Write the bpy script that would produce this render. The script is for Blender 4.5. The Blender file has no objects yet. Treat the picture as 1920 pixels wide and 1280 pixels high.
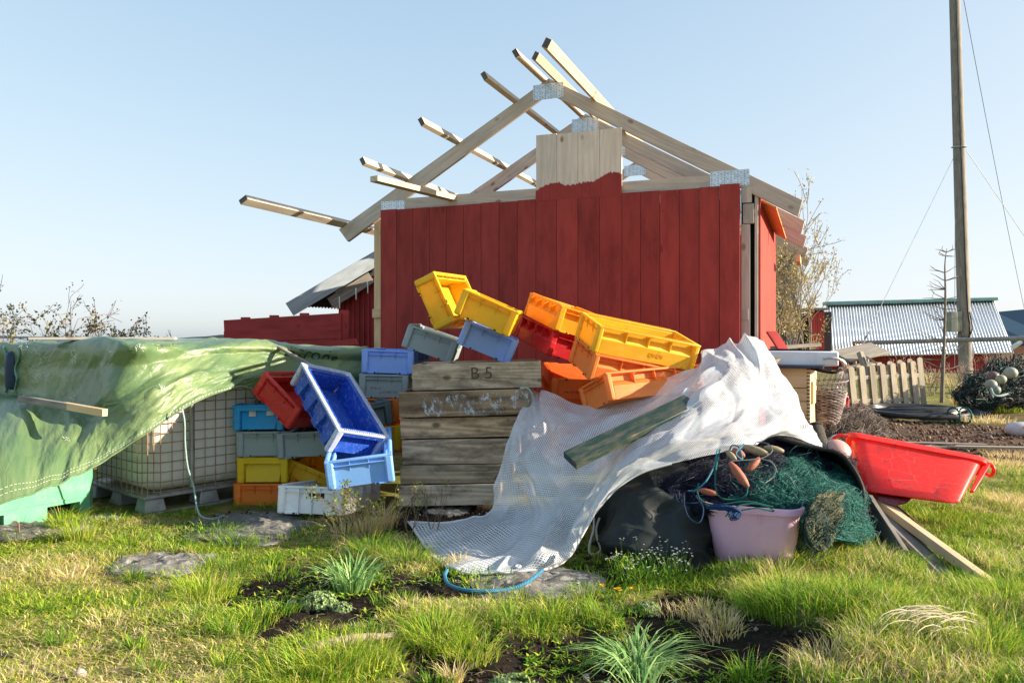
import bpy, math, random
import numpy as np
from mathutils import Vector, Matrix, noise
random.seed(7); RNG=np.random.default_rng(11)
S=bpy.context.scene; C=S.collection
F=1441.0; CX=960.0; CY=632.0; CH=1.3       # photo focal length (px), principal column, horizon row, eye height
def W(px,py,D): return Vector(((px-CX)/F*D, D, CH-(py-CY)/F*D))
def G(px,py,z=0.0):                          # point of height z seen at a pixel
    D=(CH-z)*F/(py-CY); return W(px,py,D)
def R(a): return math.radians(a)
# ------------------------------------------------------------------ objects
def tag(o,label,cat,group=None,kind=None):
    if kind: o['kind']=kind
    if label: o['label']=label
    if cat: o['category']=cat
    if group: o['group']=group
    return o
def thing(name,label,cat,loc=(0,0,0),group=None,mw=None):
    o=bpy.data.objects.new(name,None); C.objects.link(o); o.empty_display_size=.1
    if mw is not None: o.matrix_world=mw
    else: o.location=loc
    return tag(o,label,cat,group)
class MB:
    """collects shapes, with a UV laid along each board (u metres along, v across)"""
    def __init__(s): s.v=[]; s.f=[]; s.uv=[]; s.mi=[]; s.m=0
    def poly(s,pts,uv=None):
        b=len(s.v); s.v+= [tuple(p) for p in pts]; s.f.append(tuple(range(b,b+len(pts)))); s.uv.append(uv or [(0,0)]*len(pts)); s.mi.append(s.m)
    def add(s,verts,faces,uvs=None):
        b=len(s.v); s.v+=[tuple(p) for p in verts]
        for i,f in enumerate(faces):
            s.f.append(tuple(b+k for k in f)); s.uv.append(uvs[i] if uvs else [(0,0)]*len(f)); s.mi.append(s.m)
    def hexa(s,p,uvo=None):
        """8 corners: bottom ring 0-3 (ccw from above), top ring 4-7"""
        p=[Vector(q) for q in p]
        fs=[(3,2,1,0),(4,5,6,7),(0,1,5,4),(1,2,6,5),(2,3,7,6),(3,0,4,7)]
        ax=[(p[1]-p[0]),(p[3]-p[0]),(p[4]-p[0])]
        ln=[a.length for a in ax]; k=ln.index(max(ln)); o=Vector((random.random()*50,random.random()*50,0)) if uvo is None else Vector(uvo)
        e=[a.normalized() if a.length>0 else Vector((1,0,0)) for a in ax]; oth=[i for i in range(3) if i!=k]
        for i in oth:
            q_=e[i]-e[k]*e[i].dot(e[k]); e[i]=q_.normalized() if q_.length>1e-6 else e[i]
        uvs=[]
        for f in fs:
            row=[]
            for q in f:
                d=p[q]-p[0]; row.append((o.x+d.dot(e[k]), o.y+d.dot(e[oth[0]])+d.dot(e[oth[1]])))
            uvs.append(row)
        s.add(p,fs,uvs)
    def box(s,c,d,m=None):
        c=Vector(c); x,y,z=d[0]/2,d[1]/2,d[2]/2
        p=[Vector(q) for q in((-x,-y,-z),(x,-y,-z),(x,y,-z),(-x,y,-z),(-x,-y,z),(x,-y,z),(x,y,z),(-x,y,z))]
        if m is not None: p=[m@q for q in p]
        s.hexa([c+q for q in p])
    def bx(s,x0,x1,y0,y1,z0,z1):
        s.hexa([(x0,y0,z0),(x1,y0,z0),(x1,y1,z0),(x0,y1,z0),(x0,y0,z1),(x1,y0,z1),(x1,y1,z1),(x0,y1,z1)])
    def beam(s,p0,p1,w,h,up=(0,0,1)):
        p0=Vector(p0);p1=Vector(p1);d=(p1-p0).normalized();r=d.cross(Vector(up))
        if r.length<1e-5:r=d.cross(Vector((0,1,0)))
        r.normalize();u=r.cross(d).normalized(); r=r*w/2;u=u*h/2
        s.hexa([p0-r-u,p0+r-u,p1+r-u,p1-r-u,p0-r+u,p0+r+u,p1+r+u,p1-r+u])
    def tube(s,pts,r,n=8,cap=True,r1=None):
        pts=[Vector(p) for p in pts]; N=len(pts); rings=[]; up=None; L=0
        for i,p in enumerate(pts):
            d=(pts[min(i+1,N-1)]-pts[max(i-1,0)]).normalized()
            if up is None:
                up=d.orthogonal().normalized()
            up=(up-d*up.dot(d)).normalized() if (up-d*up.dot(d)).length>1e-6 else d.orthogonal().normalized()
            b=d.cross(up); rr=r if r1 is None else r+(r1-r)*i/max(1,N-1)
            if callable(r): rr=r(i/max(1,N-1))
            if i: L+=(p-pts[i-1]).length
            rings.append(([p+(up*math.cos(2*math.pi*k/n)+b*math.sin(2*math.pi*k/n))*rr for k in range(n)],L))
        v=[q for rg,_ in rings for q in rg]; f=[];uv=[]
        for i in range(N-1):
            for k in range(n):
                k2=(k+1)%n; f.append((i*n+k,i*n+k2,(i+1)*n+k2,(i+1)*n+k))
                a,b2=rings[i][1],rings[i+1][1]; uv.append([(a,k/n),(a,(k+1)/n),(b2,(k+1)/n),(b2,k/n)])
        if cap:
            f.append(tuple(range(n-1,-1,-1)));uv.append([(0,0)]*n); f.append(tuple((N-1)*n+k for k in range(n)));uv.append([(0,0)]*n)
        s.add(v,f,uv)
    def lathe(s,prof,c=(0,0,0),n=32,sx=1,sy=1,m=None):
        c=Vector(c); v=[]; f=[]
        for r,z in prof:
            for k in range(n):
                a=2*math.pi*k/n; q=Vector((r*math.cos(a)*sx,r*math.sin(a)*sy,z)); v.append(c+(m@q if m is not None else q))
        for i in range(len(prof)-1):
            for k in range(n):
                k2=(k+1)%n; f.append((i*n+k,i*n+k2,(i+1)*n+k2,(i+1)*n+k))
        f.append(tuple(range(n-1,-1,-1))); f.append(tuple((len(prof)-1)*n+k for k in range(n)))
        s.add(v,f)
    def ball(s,c,r,n=16,sc=(1,1,1),m=None):
        prof=[(max(1e-4,math.sin(math.pi*i/n))*r,-math.cos(math.pi*i/n)*r) for i in range(n+1)]
        mm=Matrix.Diagonal(sc).to_3x3() if m is None else m@Matrix.Diagonal(sc).to_3x3()
        s.lathe(prof,c,n*2,m=mm)
    def mesh(s,name,mats):
        me=bpy.data.meshes.new(name); me.from_pydata(s.v,[],s.f)
        for m in (mats if isinstance(mats,(list,tuple)) else [mats]): me.materials.append(m)
        ul=me.uv_layers.new(name='UVMap'); flat=[c for fu in s.uv for uv in fu for c in uv]; ul.data.foreach_set('uv',flat)
        if any(s.mi): me.polygons.foreach_set('material_index',s.mi)
        me.update(); return me
    def build(s,name,mats,parent=None,bevel=0,smooth=False,seg=2,subs=0,mw=None):
        me=s.mesh(name,mats); return link(name,me,parent,bevel,smooth,seg,subs,mw)
def link(name,me,parent=None,bevel=0,smooth=False,seg=2,subs=0,mw=None):
    o=bpy.data.objects.new(name,me); C.objects.link(o)
    if parent is not None: o.parent=parent
    if mw is not None: o.matrix_world=mw
    if bevel:
        b=o.modifiers.new('bevel','BEVEL'); b.width=bevel; b.segments=seg; b.limit_method='ANGLE'; b.angle_limit=R(40)
        smooth=True
    if subs:
        m=o.modifiers.new('sub','SUBSURF'); m.levels=subs; m.render_levels=subs
    if smooth:
        me.polygons.foreach_set('use_smooth',[True]*len(me.polygons))
        if not subs:
            try: me.set_sharp_from_angle(angle=R(42))
            except Exception: pass
    return o
def np_mesh(name,verts,faces,mats,col=None,uv=None):
    """verts (N,3), faces list of (M,k) int arrays"""
    me=bpy.data.meshes.new(name); me.vertices.add(len(verts)); me.vertices.foreach_set('co',np.asarray(verts,np.float32).ravel())
    lv=np.concatenate([f.ravel() for f in faces]); tot=np.concatenate([np.full(len(f),f.shape[1]) for f in faces]); st=np.concatenate([[0],np.cumsum(tot)[:-1]])
    me.loops.add(len(lv)); me.loops.foreach_set('vertex_index',lv.astype(np.int32)); me.polygons.add(len(tot)); me.polygons.foreach_set('loop_start',st.astype(np.int32))
    me.update(calc_edges=True); me.validate()
    for m in (mats if isinstance(mats,(list,tuple)) else [mats]): me.materials.append(m)
    if col is not None:
        a=me.color_attributes.new('tint','FLOAT_COLOR','POINT'); cc=np.ones((len(verts),4),np.float32); cc[:,:col.shape[1]]=col; a.data.foreach_set('color',cc.ravel())
    if uv is not None:
        ul=me.uv_layers.new(name='UVMap'); ul.data.foreach_set('uv',np.asarray(uv,np.float32)[lv].ravel())
    return me
def cat(P,t):
    """Catmull-Rom along axis 0 of P at params t in [0,1]"""
    P=np.asarray(P,float); n=len(P); x=np.clip(t,0,1)*(n-1); i=np.minimum(x.astype(int),n-2); f=(x-i)
    def g(k): 
        k2=np.clip(k,0,n-1); r=P[k2].copy()
        lo=k<0; hi=k>n-1
        r[lo]=2*P[0]-P[1]; r[hi]=2*P[n-1]-P[n-2]; return r
    f=f.reshape((-1,)+(1,)*(P.ndim-1)); a,b,c,d=g(i-1),g(i),g(i+1),g(i+2)
    return .5*((2*b)+(-a+c)*f+(2*a-5*b+4*c-d)*f**2+(-a+3*b-3*c+d)*f**3)
def smooth_path(pts,n): return [Vector(p) for p in cat(np.array([tuple(p) for p in pts]),np.linspace(0,1,n))]
def sheet(ctrl,nu,nv):
    P=np.asarray(ctrl,float); A=cat(P,np.linspace(0,1,nu)); B=np.swapaxes(cat(np.swapaxes(A,0,1),np.linspace(0,1,nv)),0,1); return B
def normals(S_):
    du=np.gradient(S_,axis=0); dv=np.gradient(S_,axis=1); n=np.cross(du,dv); return n/(np.linalg.norm(n,axis=2,keepdims=True)+1e-9)
def arclen_uv(S_):
    du=np.linalg.norm(np.diff(S_,axis=0),axis=2); dv=np.linalg.norm(np.diff(S_,axis=1),axis=2)
    U=np.zeros(S_.shape[:2]);V=np.zeros(S_.shape[:2]); U[1:]=np.cumsum(np.repeat(du.mean(1,keepdims=True),S_.shape[1],1),0); V[:,1:]=np.cumsum(np.repeat(dv.mean(0,keepdims=True),S_.shape[0],0),1)
    return np.stack([U,V],2)
def grid_mesh(name,S_,mats,uv=None,col=None):
    a,b=S_.shape[:2]; i=np.arange(a*b).reshape(a,b)
    f=np.stack([i[:-1,:-1],i[:-1,1:],i[1:,1:],i[1:,:-1]],2).reshape(-1,4)
    me=np_mesh(name,S_.reshape(-1,3),[f],mats,col,None if uv is None else uv.reshape(-1,2))
    me.polygons.foreach_set('use_smooth',[True]*len(me.polygons)); return me
def fbm(x,y,z=0.0,o=4): return noise.fractal(Vector((x,y,z)),1.0,2.0,o,noise_basis='PERLIN_ORIGINAL')
def nz(x,y,z=0.0): return noise.noise(Vector((x,y,z)))
# ------------------------------------------------------------------ materials
class NT:
    def __init__(s,name):
        s.m=bpy.data.materials.new(name); s.m.use_nodes=True; s.t=s.m.node_tree; s.t.nodes.clear(); s.out=s.n('ShaderNodeOutputMaterial')
    def n(s,t,**k):
        x=s.t.nodes.new(t)
        for a,b in k.items():
            if hasattr(x,a): setattr(x,a,b)
        return x
    def l(s,a,b): s.t.links.new(a,b)
    def noise(s,co,scale,detail=4,rough=.6,dist=0):
        x=s.n('ShaderNodeTexNoise'); x.inputs['Scale'].default_value=scale; x.inputs['Detail'].default_value=detail; x.inputs['Roughness'].default_value=rough; x.inputs['Distortion'].default_value=dist
        if co is not None: s.l(co,x.inputs['Vector'])
        return x.outputs['Fac']
    def ramp(s,fac,stops):
        x=s.n('ShaderNodeValToRGB'); e=x.color_ramp.elements
        while len(e)<len(stops): e.new(.5)
        for i,(p,c) in enumerate(stops): e[i].position=p; e[i].color=(*c,1) if not isinstance(c,(int,float)) else (c,c,c,1)
        s.l(fac,x.inputs['Fac']); return x.outputs['Color']
    def mix(s,fac,a,b,mode='MIX'):
        x=s.n('ShaderNodeMix'); x.data_type='RGBA'; x.blend_type=mode
        for k,v in ((0,fac),(6,a),(7,b)):
            if isinstance(v,(int,float)): x.inputs[k].default_value=v
            elif isinstance(v,tuple): x.inputs[k].default_value=(*v,1)
            else: s.l(v,x.inputs[k])
        return x.outputs[2]
    def math(s,op,a,b=0.0,c=0.0,clamp=False):
        x=s.n('ShaderNodeMath'); x.operation=op; x.use_clamp=clamp
        for k,v in enumerate((a,b,c)):
            if isinstance(v,(int,float)): x.inputs[k].default_value=v
            else: s.l(v,x.inputs[k])
        return x.outputs[0]
    def map(s,co,scale=(1,1,1),rot=(0,0,0),loc=(0,0,0)):
        x=s.n('ShaderNodeMapping'); x.inputs['Scale'].default_value=scale; x.inputs['Rotation'].default_value=rot; x.inputs['Location'].default_value=loc; s.l(co,x.inputs['Vector']); return x.outputs[0]
    def coord(s,k='Object'): return s.n('ShaderNodeTexCoord').outputs[k]
    def isl(s): return s.n('ShaderNodeNewGeometry').outputs['Random Per Island']
    def bump(s,h,strength=.3,dist=.01,prev=None):
        x=s.n('ShaderNodeBump'); x.inputs['Strength'].default_value=strength; x.inputs['Distance'].default_value=dist; s.l(h,x.inputs['Height'])
        if prev is not None: s.l(prev,x.inputs['Normal'])
        return x.outputs[0]
    def bsdf(s,col,rough=.6,metal=0,spec=.3,normal=None,transl=0,tcol=None,alpha=None,sheen=0):
        p=s.n('ShaderNodeBsdfPrincipled')
        def put(k,v):
            if isinstance(v,(int,float)): p.inputs[k].default_value=v
            elif isinstance(v,tuple): p.inputs[k].default_value=(*v,1)
            else: s.l(v,p.inputs[k])
        put('Base Color',col); put('Roughness',rough); put('Metallic',metal); put('Specular IOR Level',spec)
        if alpha is not None: put('Alpha',alpha)
        if normal is not None: s.l(normal,p.inputs['Normal'])
        r=p.outputs[0]
        if transl:
            t=s.n('ShaderNodeBsdfTranslucent')
            c=tcol if tcol is not None else col
            if isinstance(c,tuple): t.inputs[0].default_value=(*c,1)
            else: s.l(c,t.inputs[0])
            if normal is not None: s.l(normal,t.inputs['Normal'])
            x=s.n('ShaderNodeMixShader'); 
            if isinstance(transl,(int,float)): x.inputs[0].default_value=transl
            else: s.l(transl,x.inputs[0])
            s.l(r,x.inputs[1]); s.l(t.outputs[0],x.inputs[2]); r=x.outputs[0]
        s.l(r,s.out.inputs[0]); return s.m
_mc={}
def plain(name,c,rough=.6,var=.2,scale=6,metal=0,spec=.3,bump=.15,transl=0,dirt=None,dirtamt=.5):
    """one material with uneven tone and fine unevenness"""
    t=NT(name); co=t.coord(); nzv=t.noise(co,scale,5)
    a=tuple(x*(1-var) for x in c); b=tuple(min(1,x*(1+var)) for x in c)
    col=t.ramp(nzv,[(.3,a),(.7,b)])
    if dirt is not None:
        d=t.noise(co,scale*2.3,8,.7); k=t.ramp(d,[(.5,0.0),(.72,dirtamt)]); col=t.mix(k,col,dirt)
    ro=t.math('MULTIPLY_ADD',nzv,.25,rough-.12)
    nm=t.bump(t.noise(co,scale*12,4),bump,.004) if bump else None
    return t.bsdf(col,ro,metal,spec,nm,transl)
def wood(name,c1,c2,grain=55,knots=.6,rough=.75,stain=None,stainamt=.5,var=.25,kcol=(.16,.07,.03),bump=.35,paint=None,ringamt=.45):
    t=NT(name); uv=t.coord('UV'); r=t.math('FRACT',t.math('ADD',t.isl(),t.n('ShaderNodeObjectInfo').outputs['Random']))
    g=t.noise(t.map(uv,(1.1,grain*.7,1)),1,5,.62,.5)
    cn=t.noise(t.map(uv,(.55,6.0,1)),1,1,.4,.3); ring=t.math('MULTIPLY_ADD',t.math('SINE',t.math('MULTIPLY',cn,62)),.5,.5)
    f=t.math('ADD',t.math('MULTIPLY',g,.60),t.math('MULTIPLY',ring,.40*ringamt)); f=t.math('ADD',f,.20*(1-ringamt))
    col=t.ramp(f,[(.25,c1),(.75,c2)])
    tone=t.ramp(r,[(0,1-var),(1,1+var*.3)]); col=t.mix(1.0,col,tone,'MULTIPLY')
    if knots:
        v=t.n('ShaderNodeTexVoronoi'); v.inputs['Scale'].default_value=1; t.l(t.map(uv,(4.2,7.0,1)),v.inputs['Vector']); sc=t.n('ShaderNodeSeparateColor'); t.l(v.outputs['Color'],sc.inputs[0])
        k=t.ramp(v.outputs['Distance'],[(.09,1.0),(.19,0.0)]); k=t.math('MULTIPLY',t.math('MULTIPLY',k,knots),t.math('GREATER_THAN',sc.outputs[0],.45)); col=t.mix(k,col,kcol)
    if stain is not None:
        sn=t.noise(t.map(uv,(2.2,5,1)),1.3,6,.7); sk=t.ramp(sn,[(.45,0.0),(.7,stainamt)]); col=t.mix(sk,col,stain)
    nm=t.bump(f,bump,.003)
    return t.bsdf(col,rough,0,.3,nm)
POSE={
'cyan':([[0.0065, -0.9999, -0.0151], [1.0, 0.0064, 0.007], [-0.0069, -0.0151, 0.9999]],[-1.9878, 6.4199, 0.5653],(0.8, 0.4, 0.2)),
'grey_a':([[-0.0008, -0.9999, -0.0105], [1.0, -0.0008, -0.0006], [0.0006, -0.0105, 0.9999]],[-1.9443, 6.4308, 0.3601],(0.8, 0.45, 0.2)),
'grey_b':([[-0.039, -0.9978, -0.0528], [0.9992, -0.0385, -0.0094], [0.0073, -0.0531, 0.9986]],[-1.616, 6.3769, 0.3674],(0.8, 0.45, 0.2)),
'yellow_a':([[-0.0017, -1.0, -0.0059], [1.0, -0.0016, -0.0057], [0.0057, -0.006, 1.0]],[-1.9535, 6.4025, 0.1589],(0.8, 0.4, 0.2)),
'yellow_b':([[0.0244, -0.9227, 0.3849], [0.9997, 0.0228, -0.0087], [-0.0007, 0.3849, 0.9229]],[-1.6418, 6.5022, 0.0801],(0.8, 0.42, 0.19)),
'orange_a':([[-0.0028, -1.0, -0.0039], [1.0, -0.0028, -0.004], [0.004, -0.0039, 1.0]],[-1.9341, 6.3439, -0.0327],(0.8, 0.45, 0.2)),
'white':([[0.1694, -0.9853, 0.0216], [0.9776, 0.1708, 0.1233], [-0.1252, 0.0003, 0.9921]],[-1.3796, 5.8669, -0.0149],(0.8, 0.5, 0.2)),
'red_a':([[0.4063, -0.7184, 0.5647], [0.913, 0.3447, -0.2184], [-0.0378, 0.6042, 0.7959]],[-1.6751, 6.1643, 0.7298],(0.8, 0.45, 0.2)),
'blue':([[-0.5027, -0.6816, 0.5317], [0.656, -0.7013, -0.2788], [0.5629, 0.2087, 0.7997]],[-1.3388, 5.7281, 0.6814],(0.8, 0.45, 0.2)),
'lightblue_a':([[-0.1603, -0.9827, -0.0929], [0.9808, -0.1481, -0.1266], [0.1106, -0.1114, 0.9876]],[-1.0733, 5.5502, 0.3416],(0.8, 0.45, 0.2)),
'lightblue_b':([[0.0687, -0.997, 0.0345], [0.9976, 0.0689, 0.0031], [-0.0054, 0.0342, 0.9994]],[-1.0312, 6.9011, 0.9881],(0.8, 0.45, 0.2)),
'grey_c':([[-0.0088, -0.9997, 0.0229], [1.0, -0.0089, -0.0028], [0.003, 0.0229, 0.9997]],[-1.0921, 6.896, 0.7854],(0.8, 0.42, 0.2)),
'orange_b':([[0.0019, -0.9999, 0.016], [1.0, 0.0019, -0.0026], [0.0025, 0.016, 0.9999]],[-1.18, 6.8855, 0.5833],(0.8, 0.45, 0.2)),
'darkgrey':([[-0.4583, -0.8793, -0.1295], [0.8885, -0.4567, -0.0435], [-0.0209, -0.135, 0.9906]],[-1.3244, 6.5078, 0.5574],(0.8, 0.42, 0.2)),
'yellow_c':([[-0.0025, -1.0, 0.0048], [1.0, -0.0025, -0.0023], [0.0023, 0.0048, 1.0]],[-1.1264, 6.6412, 0.3813],(0.8, 0.45, 0.2)),
'grey_d':([[-0.0024, -0.9442, 0.3292], [0.9999, -0.0071, -0.0133], [0.0149, 0.3292, 0.9442]],[-0.7259, 6.8771, 1.1542],(0.8, 0.45, 0.2)),
'yellow_d':([[0.2739, -0.4028, 0.8733], [0.9613, 0.0854, -0.262], [0.031, 0.9113, 0.4106]],[-0.6194, 6.7265, 1.5676],(0.8, 0.45, 0.2)),
'yellow_e':([[0.0543, -0.9156, 0.3985], [0.9979, 0.0351, -0.0553], [0.0366, 0.4006, 0.9155]],[-0.2096, 6.0869, 1.4035],(0.8, 0.45, 0.2)),
'lightblue_c':([[-0.003, -0.925, 0.3799], [0.9996, -0.0131, -0.0241], [0.0273, 0.3797, 0.9247]],[-0.2286, 6.4047, 1.1778],(0.8, 0.45, 0.2)),
'amber':([[-0.2761, -0.9088, 0.3128], [0.9447, -0.3166, -0.086], [0.1771, 0.2717, 0.9459]],[0.4083, 6.3198, 1.3657],(0.8, 0.45, 0.2)),
'red_b':([[-0.2967, -0.8993, 0.3214], [0.9396, -0.3349, -0.0698], [0.1704, 0.2813, 0.9444]],[0.3407, 6.3727, 1.1712],(0.8, 0.45, 0.2)),
'yellow_big':([[0.9472, -0.2149, 0.238], [0.2639, 0.944, -0.1979], [-0.1821, 0.2503, 0.9509]],[0.895, 5.7035, 1.176],(0.8, 0.45, 0.2)),
'orange_c':([[0.9312, -0.2545, 0.2608], [0.3115, 0.9273, -0.2077], [-0.189, 0.2747, 0.9428]],[0.8503, 5.7535, 0.9826],(0.8, 0.45, 0.2)),
'orange_d':([[0.9218, -0.3457, -0.1757], [0.3829, 0.8829, 0.2719], [0.0611, -0.3179, 0.9462]],[0.9749, 5.6435, 0.8201],(0.8, 0.45, 0.2)),
'orange_e':([[-0.0556, 0.9973, -0.0483], [0.99, 0.0614, 0.1273], [0.1299, -0.0407, -0.9907]],[0.5138, 6.4343, 1.0205],(0.8, 0.45, 0.2)),
'tub':([[0.7374, 0.5613, 0.3757], [-0.6736, 0.6523, 0.3475], [-0.05, -0.5093, 0.8591]],[3.1363, 5.9824, -0.0003],(0.88, 0.5, 0.36)),
}
# ------------------------------------------------------------------ camera, light, sky
cam=bpy.data.cameras.new('camera'); cam.sensor_width=36; cam.lens=F/1920*36; cam.shift_y=-8/1920; cam.clip_end=6000; cam.clip_start=.05
co=bpy.data.objects.new('camera',cam); C.objects.link(co); co.location=(0,0,CH); co.rotation_euler=(R(90),0,0); S.camera=co
SUN_AZ=R(-5); SUN_EL=R(19)                 # azimuth measured from +X towards +Y
wd=bpy.data.worlds.new('World'); S.world=wd; wd.use_nodes=True; nt=wd.node_tree; nt.nodes.clear()
sk=nt.nodes.new('ShaderNodeTexSky'); sk.sky_type='NISHITA'; sk.sun_disc=False; sk.sun_elevation=SUN_EL; sk.sun_rotation=R(90)-SUN_AZ; sk.air_density=.7; sk.dust_density=1.4; sk.ozone_density=3.0; sk.altitude=0
bg=nt.nodes.new('ShaderNodeBackground'); bg.inputs[1].default_value=.15; wo=nt.nodes.new('ShaderNodeOutputWorld')

# soft shoulder on the sky's brightness, as a camera's response gives it
def vm(op,a,b):
    x=nt.nodes.new('ShaderNodeVectorMath'); x.operation=op
    for k,v in enumerate((a,b)):
        if isinstance(v,tuple): x.inputs[k].default_value=v
        else: nt.links.new(v,x.inputs[k])
    return x.outputs[0]
xs_=vm('MULTIPLY',sk.outputs[0],(1.1,1.1,1.1)); den=vm('ADD',vm('MULTIPLY',xs_,(1/1.3,)*3),(1,1,1)); sky_=vm('MULTIPLY',vm('DIVIDE',xs_,den),(2.55,)*3)
nt.links.new(sky_,bg.inputs[0]); nt.links.new(bg.outputs[0],wo.inputs[0])
sl=bpy.data.lights.new('sun','SUN'); sl.energy=5.0; sl.angle=R(.5); sl.color=(1,.85,.66)
so=bpy.data.objects.new('sun',sl); C.objects.link(so)
sd=Vector((math.cos(SUN_AZ)*math.cos(SUN_EL),math.sin(SUN_AZ)*math.cos(SUN_EL),math.sin(SUN_EL))); so.rotation_euler=sd.to_track_quat('Z','Y').to_euler(); so.location=(20,-5,12)
S.view_settings.view_transform='Standard'; S.view_settings.look='None'; S.view_settings.exposure=1.36; S.view_settings.gamma=1
S.render.engine='CYCLES'; S.cycles.use_denoising=True; S.cycles.max_bounces=10; S.cycles.transparent_max_bounces=24; S.cycles.diffuse_bounces=5; S.cycles.caustics_reflective=False; S.cycles.caustics_refractive=False
# ------------------------------------------------------------------ ground
SOIL=[]                                     # (x,y,rx,ry,rot) bare earth patches, metres
def soil_px(px,py,rx,ry):
    g=G(px,py); m=g.y/F; SOIL.append((g.x,g.y,rx*m,ry*m*g.y/CH,0))
for a in((600,1105,190,62),(700,1110,90,34),(520,1120,70,28),(850,975,170,34),(1330,1200,175,105),(1180,1245,340,90),(1010,1235,240,66),(900,1090,160,28),(700,985,100,18),(1050,1075,140,26),(520,985,60,12),(1250,1060,120,16)): soil_px(*a)
def soilness(x,y):
    s=0.0
    for cx,cy,rx,ry,_ in SOIL:
        d=((x-cx)/rx)**2+((y-cy)/ry)**2
        if d<2.2: s=max(s,min(1.0,(1.55-d+nz(x*5,y*5,3)*.9)*1.6))
    # churned earth track on the right behind the tub
    if y>12 and 5<x<9: s=max(s,min(1.0,.9-abs(y-13.6)*.5))
    if y>7.2 and x>2.2:
        d=((y-10.2+nz(x*.6,y*.6)*1.2)/2.6)**2; s=max(s,min(1.0,(1.15-d)*1.6*min(1,(x-2.2))))
    return max(0.0,s)
def sstep(a,b,x):
    t=min(1,max(0,(x-a)/(b-a))); return t*t*(3-2*t)
def hgt(x,y):
    h=fbm(x*.45,y*.45,1,3)*.05+fbm(x*2.1,y*2.1,5,3)*.02
    near=sstep(26,60,math.hypot(x,y-5)); h-=near*2.2
    # raised bank in the right foreground
    h+=.075*sstep(.75,1.5,x)*(1-sstep(3.45,3.85,y))*sstep(.3,1.2,y)
    h-=.06*math.exp(-(((x-.55)/.55)**2+((y-3.25)/.3)**2))
    h-=.03*soilness(x,y)
    h*=1.0 if y<4.6 or y>7.2 else .55
    return h
def axis(dense,lo,hi):
    a=list(dense); g=.06; x=a[-1]
    while x<hi: g*=1.18; x+=g; a.append(x)
    g=.06; x=a[0]; b=[]
    while x>lo: g*=1.18; x-=g; b.append(x)
    return np.array(b[::-1]+a)
xs=axis(np.arange(-4.6,6.2,.045),-500,500); ys=axis(np.arange(2.3,8.6,.045),-60,75)
GX,GY=np.meshgrid(xs,ys,indexing='ij'); GZ=np.zeros_like(GX); GS=np.zeros_like(GX)
for i in range(GX.shape[0]):
    for j in range(GX.shape[1]):
        x,y=GX[i,j],GY[i,j]; s_=soilness(x,y) if -6<x<14 and 2<y<16 else 0; GS[i,j]=s_; GZ[i,j]=hgt(x,y)
        if s_>.1: GZ[i,j]+=s_*(fbm(x*9,y*9,2,3)*.025)
t=NT('earth_and_turf'); cob=t.coord(); at=t.n('ShaderNodeAttribute'); at.attribute_name='tint'; sf=t.n('ShaderNodeSeparateColor'); t.l(at.outputs['Color'],sf.inputs[0])
n1=t.noise(cob,3.5,8,.7); n2=t.noise(cob,38,6,.7); n3=t.noise(cob,140,3)
moss=t.ramp(n1,[(.3,(.07,.10,.018)),(.5,(.17,.18,.035)),(.62,(.30,.24,.10)),(.75,(.17,.13,.06))])
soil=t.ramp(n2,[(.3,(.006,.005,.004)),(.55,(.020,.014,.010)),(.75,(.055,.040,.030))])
dry=t.ramp(n2,[(.3,(.04,.027,.018)),(.55,(.12,.078,.052)),(.75,(.24,.17,.12))])
geo=t.n('ShaderNodeNewGeometry'); sx=t.n('ShaderNodeSeparateXYZ'); t.l(geo.outputs['Position'],sx.inputs[0])
far=t.math('MULTIPLY',t.math('SUBTRACT',sx.outputs[1],6.3),1.0,clamp=True)
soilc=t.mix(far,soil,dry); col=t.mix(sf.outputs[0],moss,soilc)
nm=t.bump(n2,.8,.02); nm=t.bump(n3,.6,.006,nm); EARTH=t.bsdf(col,.92,0,.15,nm)
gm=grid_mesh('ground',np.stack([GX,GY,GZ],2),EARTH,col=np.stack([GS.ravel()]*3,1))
go=link('ground',gm); tag(go,'uneven spring turf and bare earth around the pile','ground',kind='structure')
t=NT('sea_water'); nm=t.bump(t.noise(t.map(t.coord(),(.3,1,1)),1.2,6),.5,.3); SEA=t.bsdf((.03,.07,.10),.18,0,.5,nm)
m=MB(); m.poly([(-5000,70,-2.05),(5000,70,-2.05),(5000,5500,-2.05),(-5000,5500,-2.05)]); o=m.build('sea',SEA); tag(o,'flat blue-grey sea reaching the horizon','water',kind='structure')
FARL=plain('far_shore',(.10,.14,.15),.9,.2,.05)
m=MB(); pr=[]
for k in range(60):
    x=-1900+k*45; pr.append((x,2400,-2+max(0,4+10*fbm(x*.002,3,0,4)+4*fbm(x*.01,9))))
for a,b in zip(pr,pr[1:]):
    m.hexa([(a[0],a[1],-3),(b[0],b[1],-3),(b[0],b[1]+200,-3),(a[0],a[1]+200,-3),a,b,(b[0],b[1]+200,b[2]),(a[0],a[1]+200,a[2])])
o=m.build('far_shore',FARL); tag(o,'low far shore along the sea horizon','hills',kind='structure')
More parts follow.
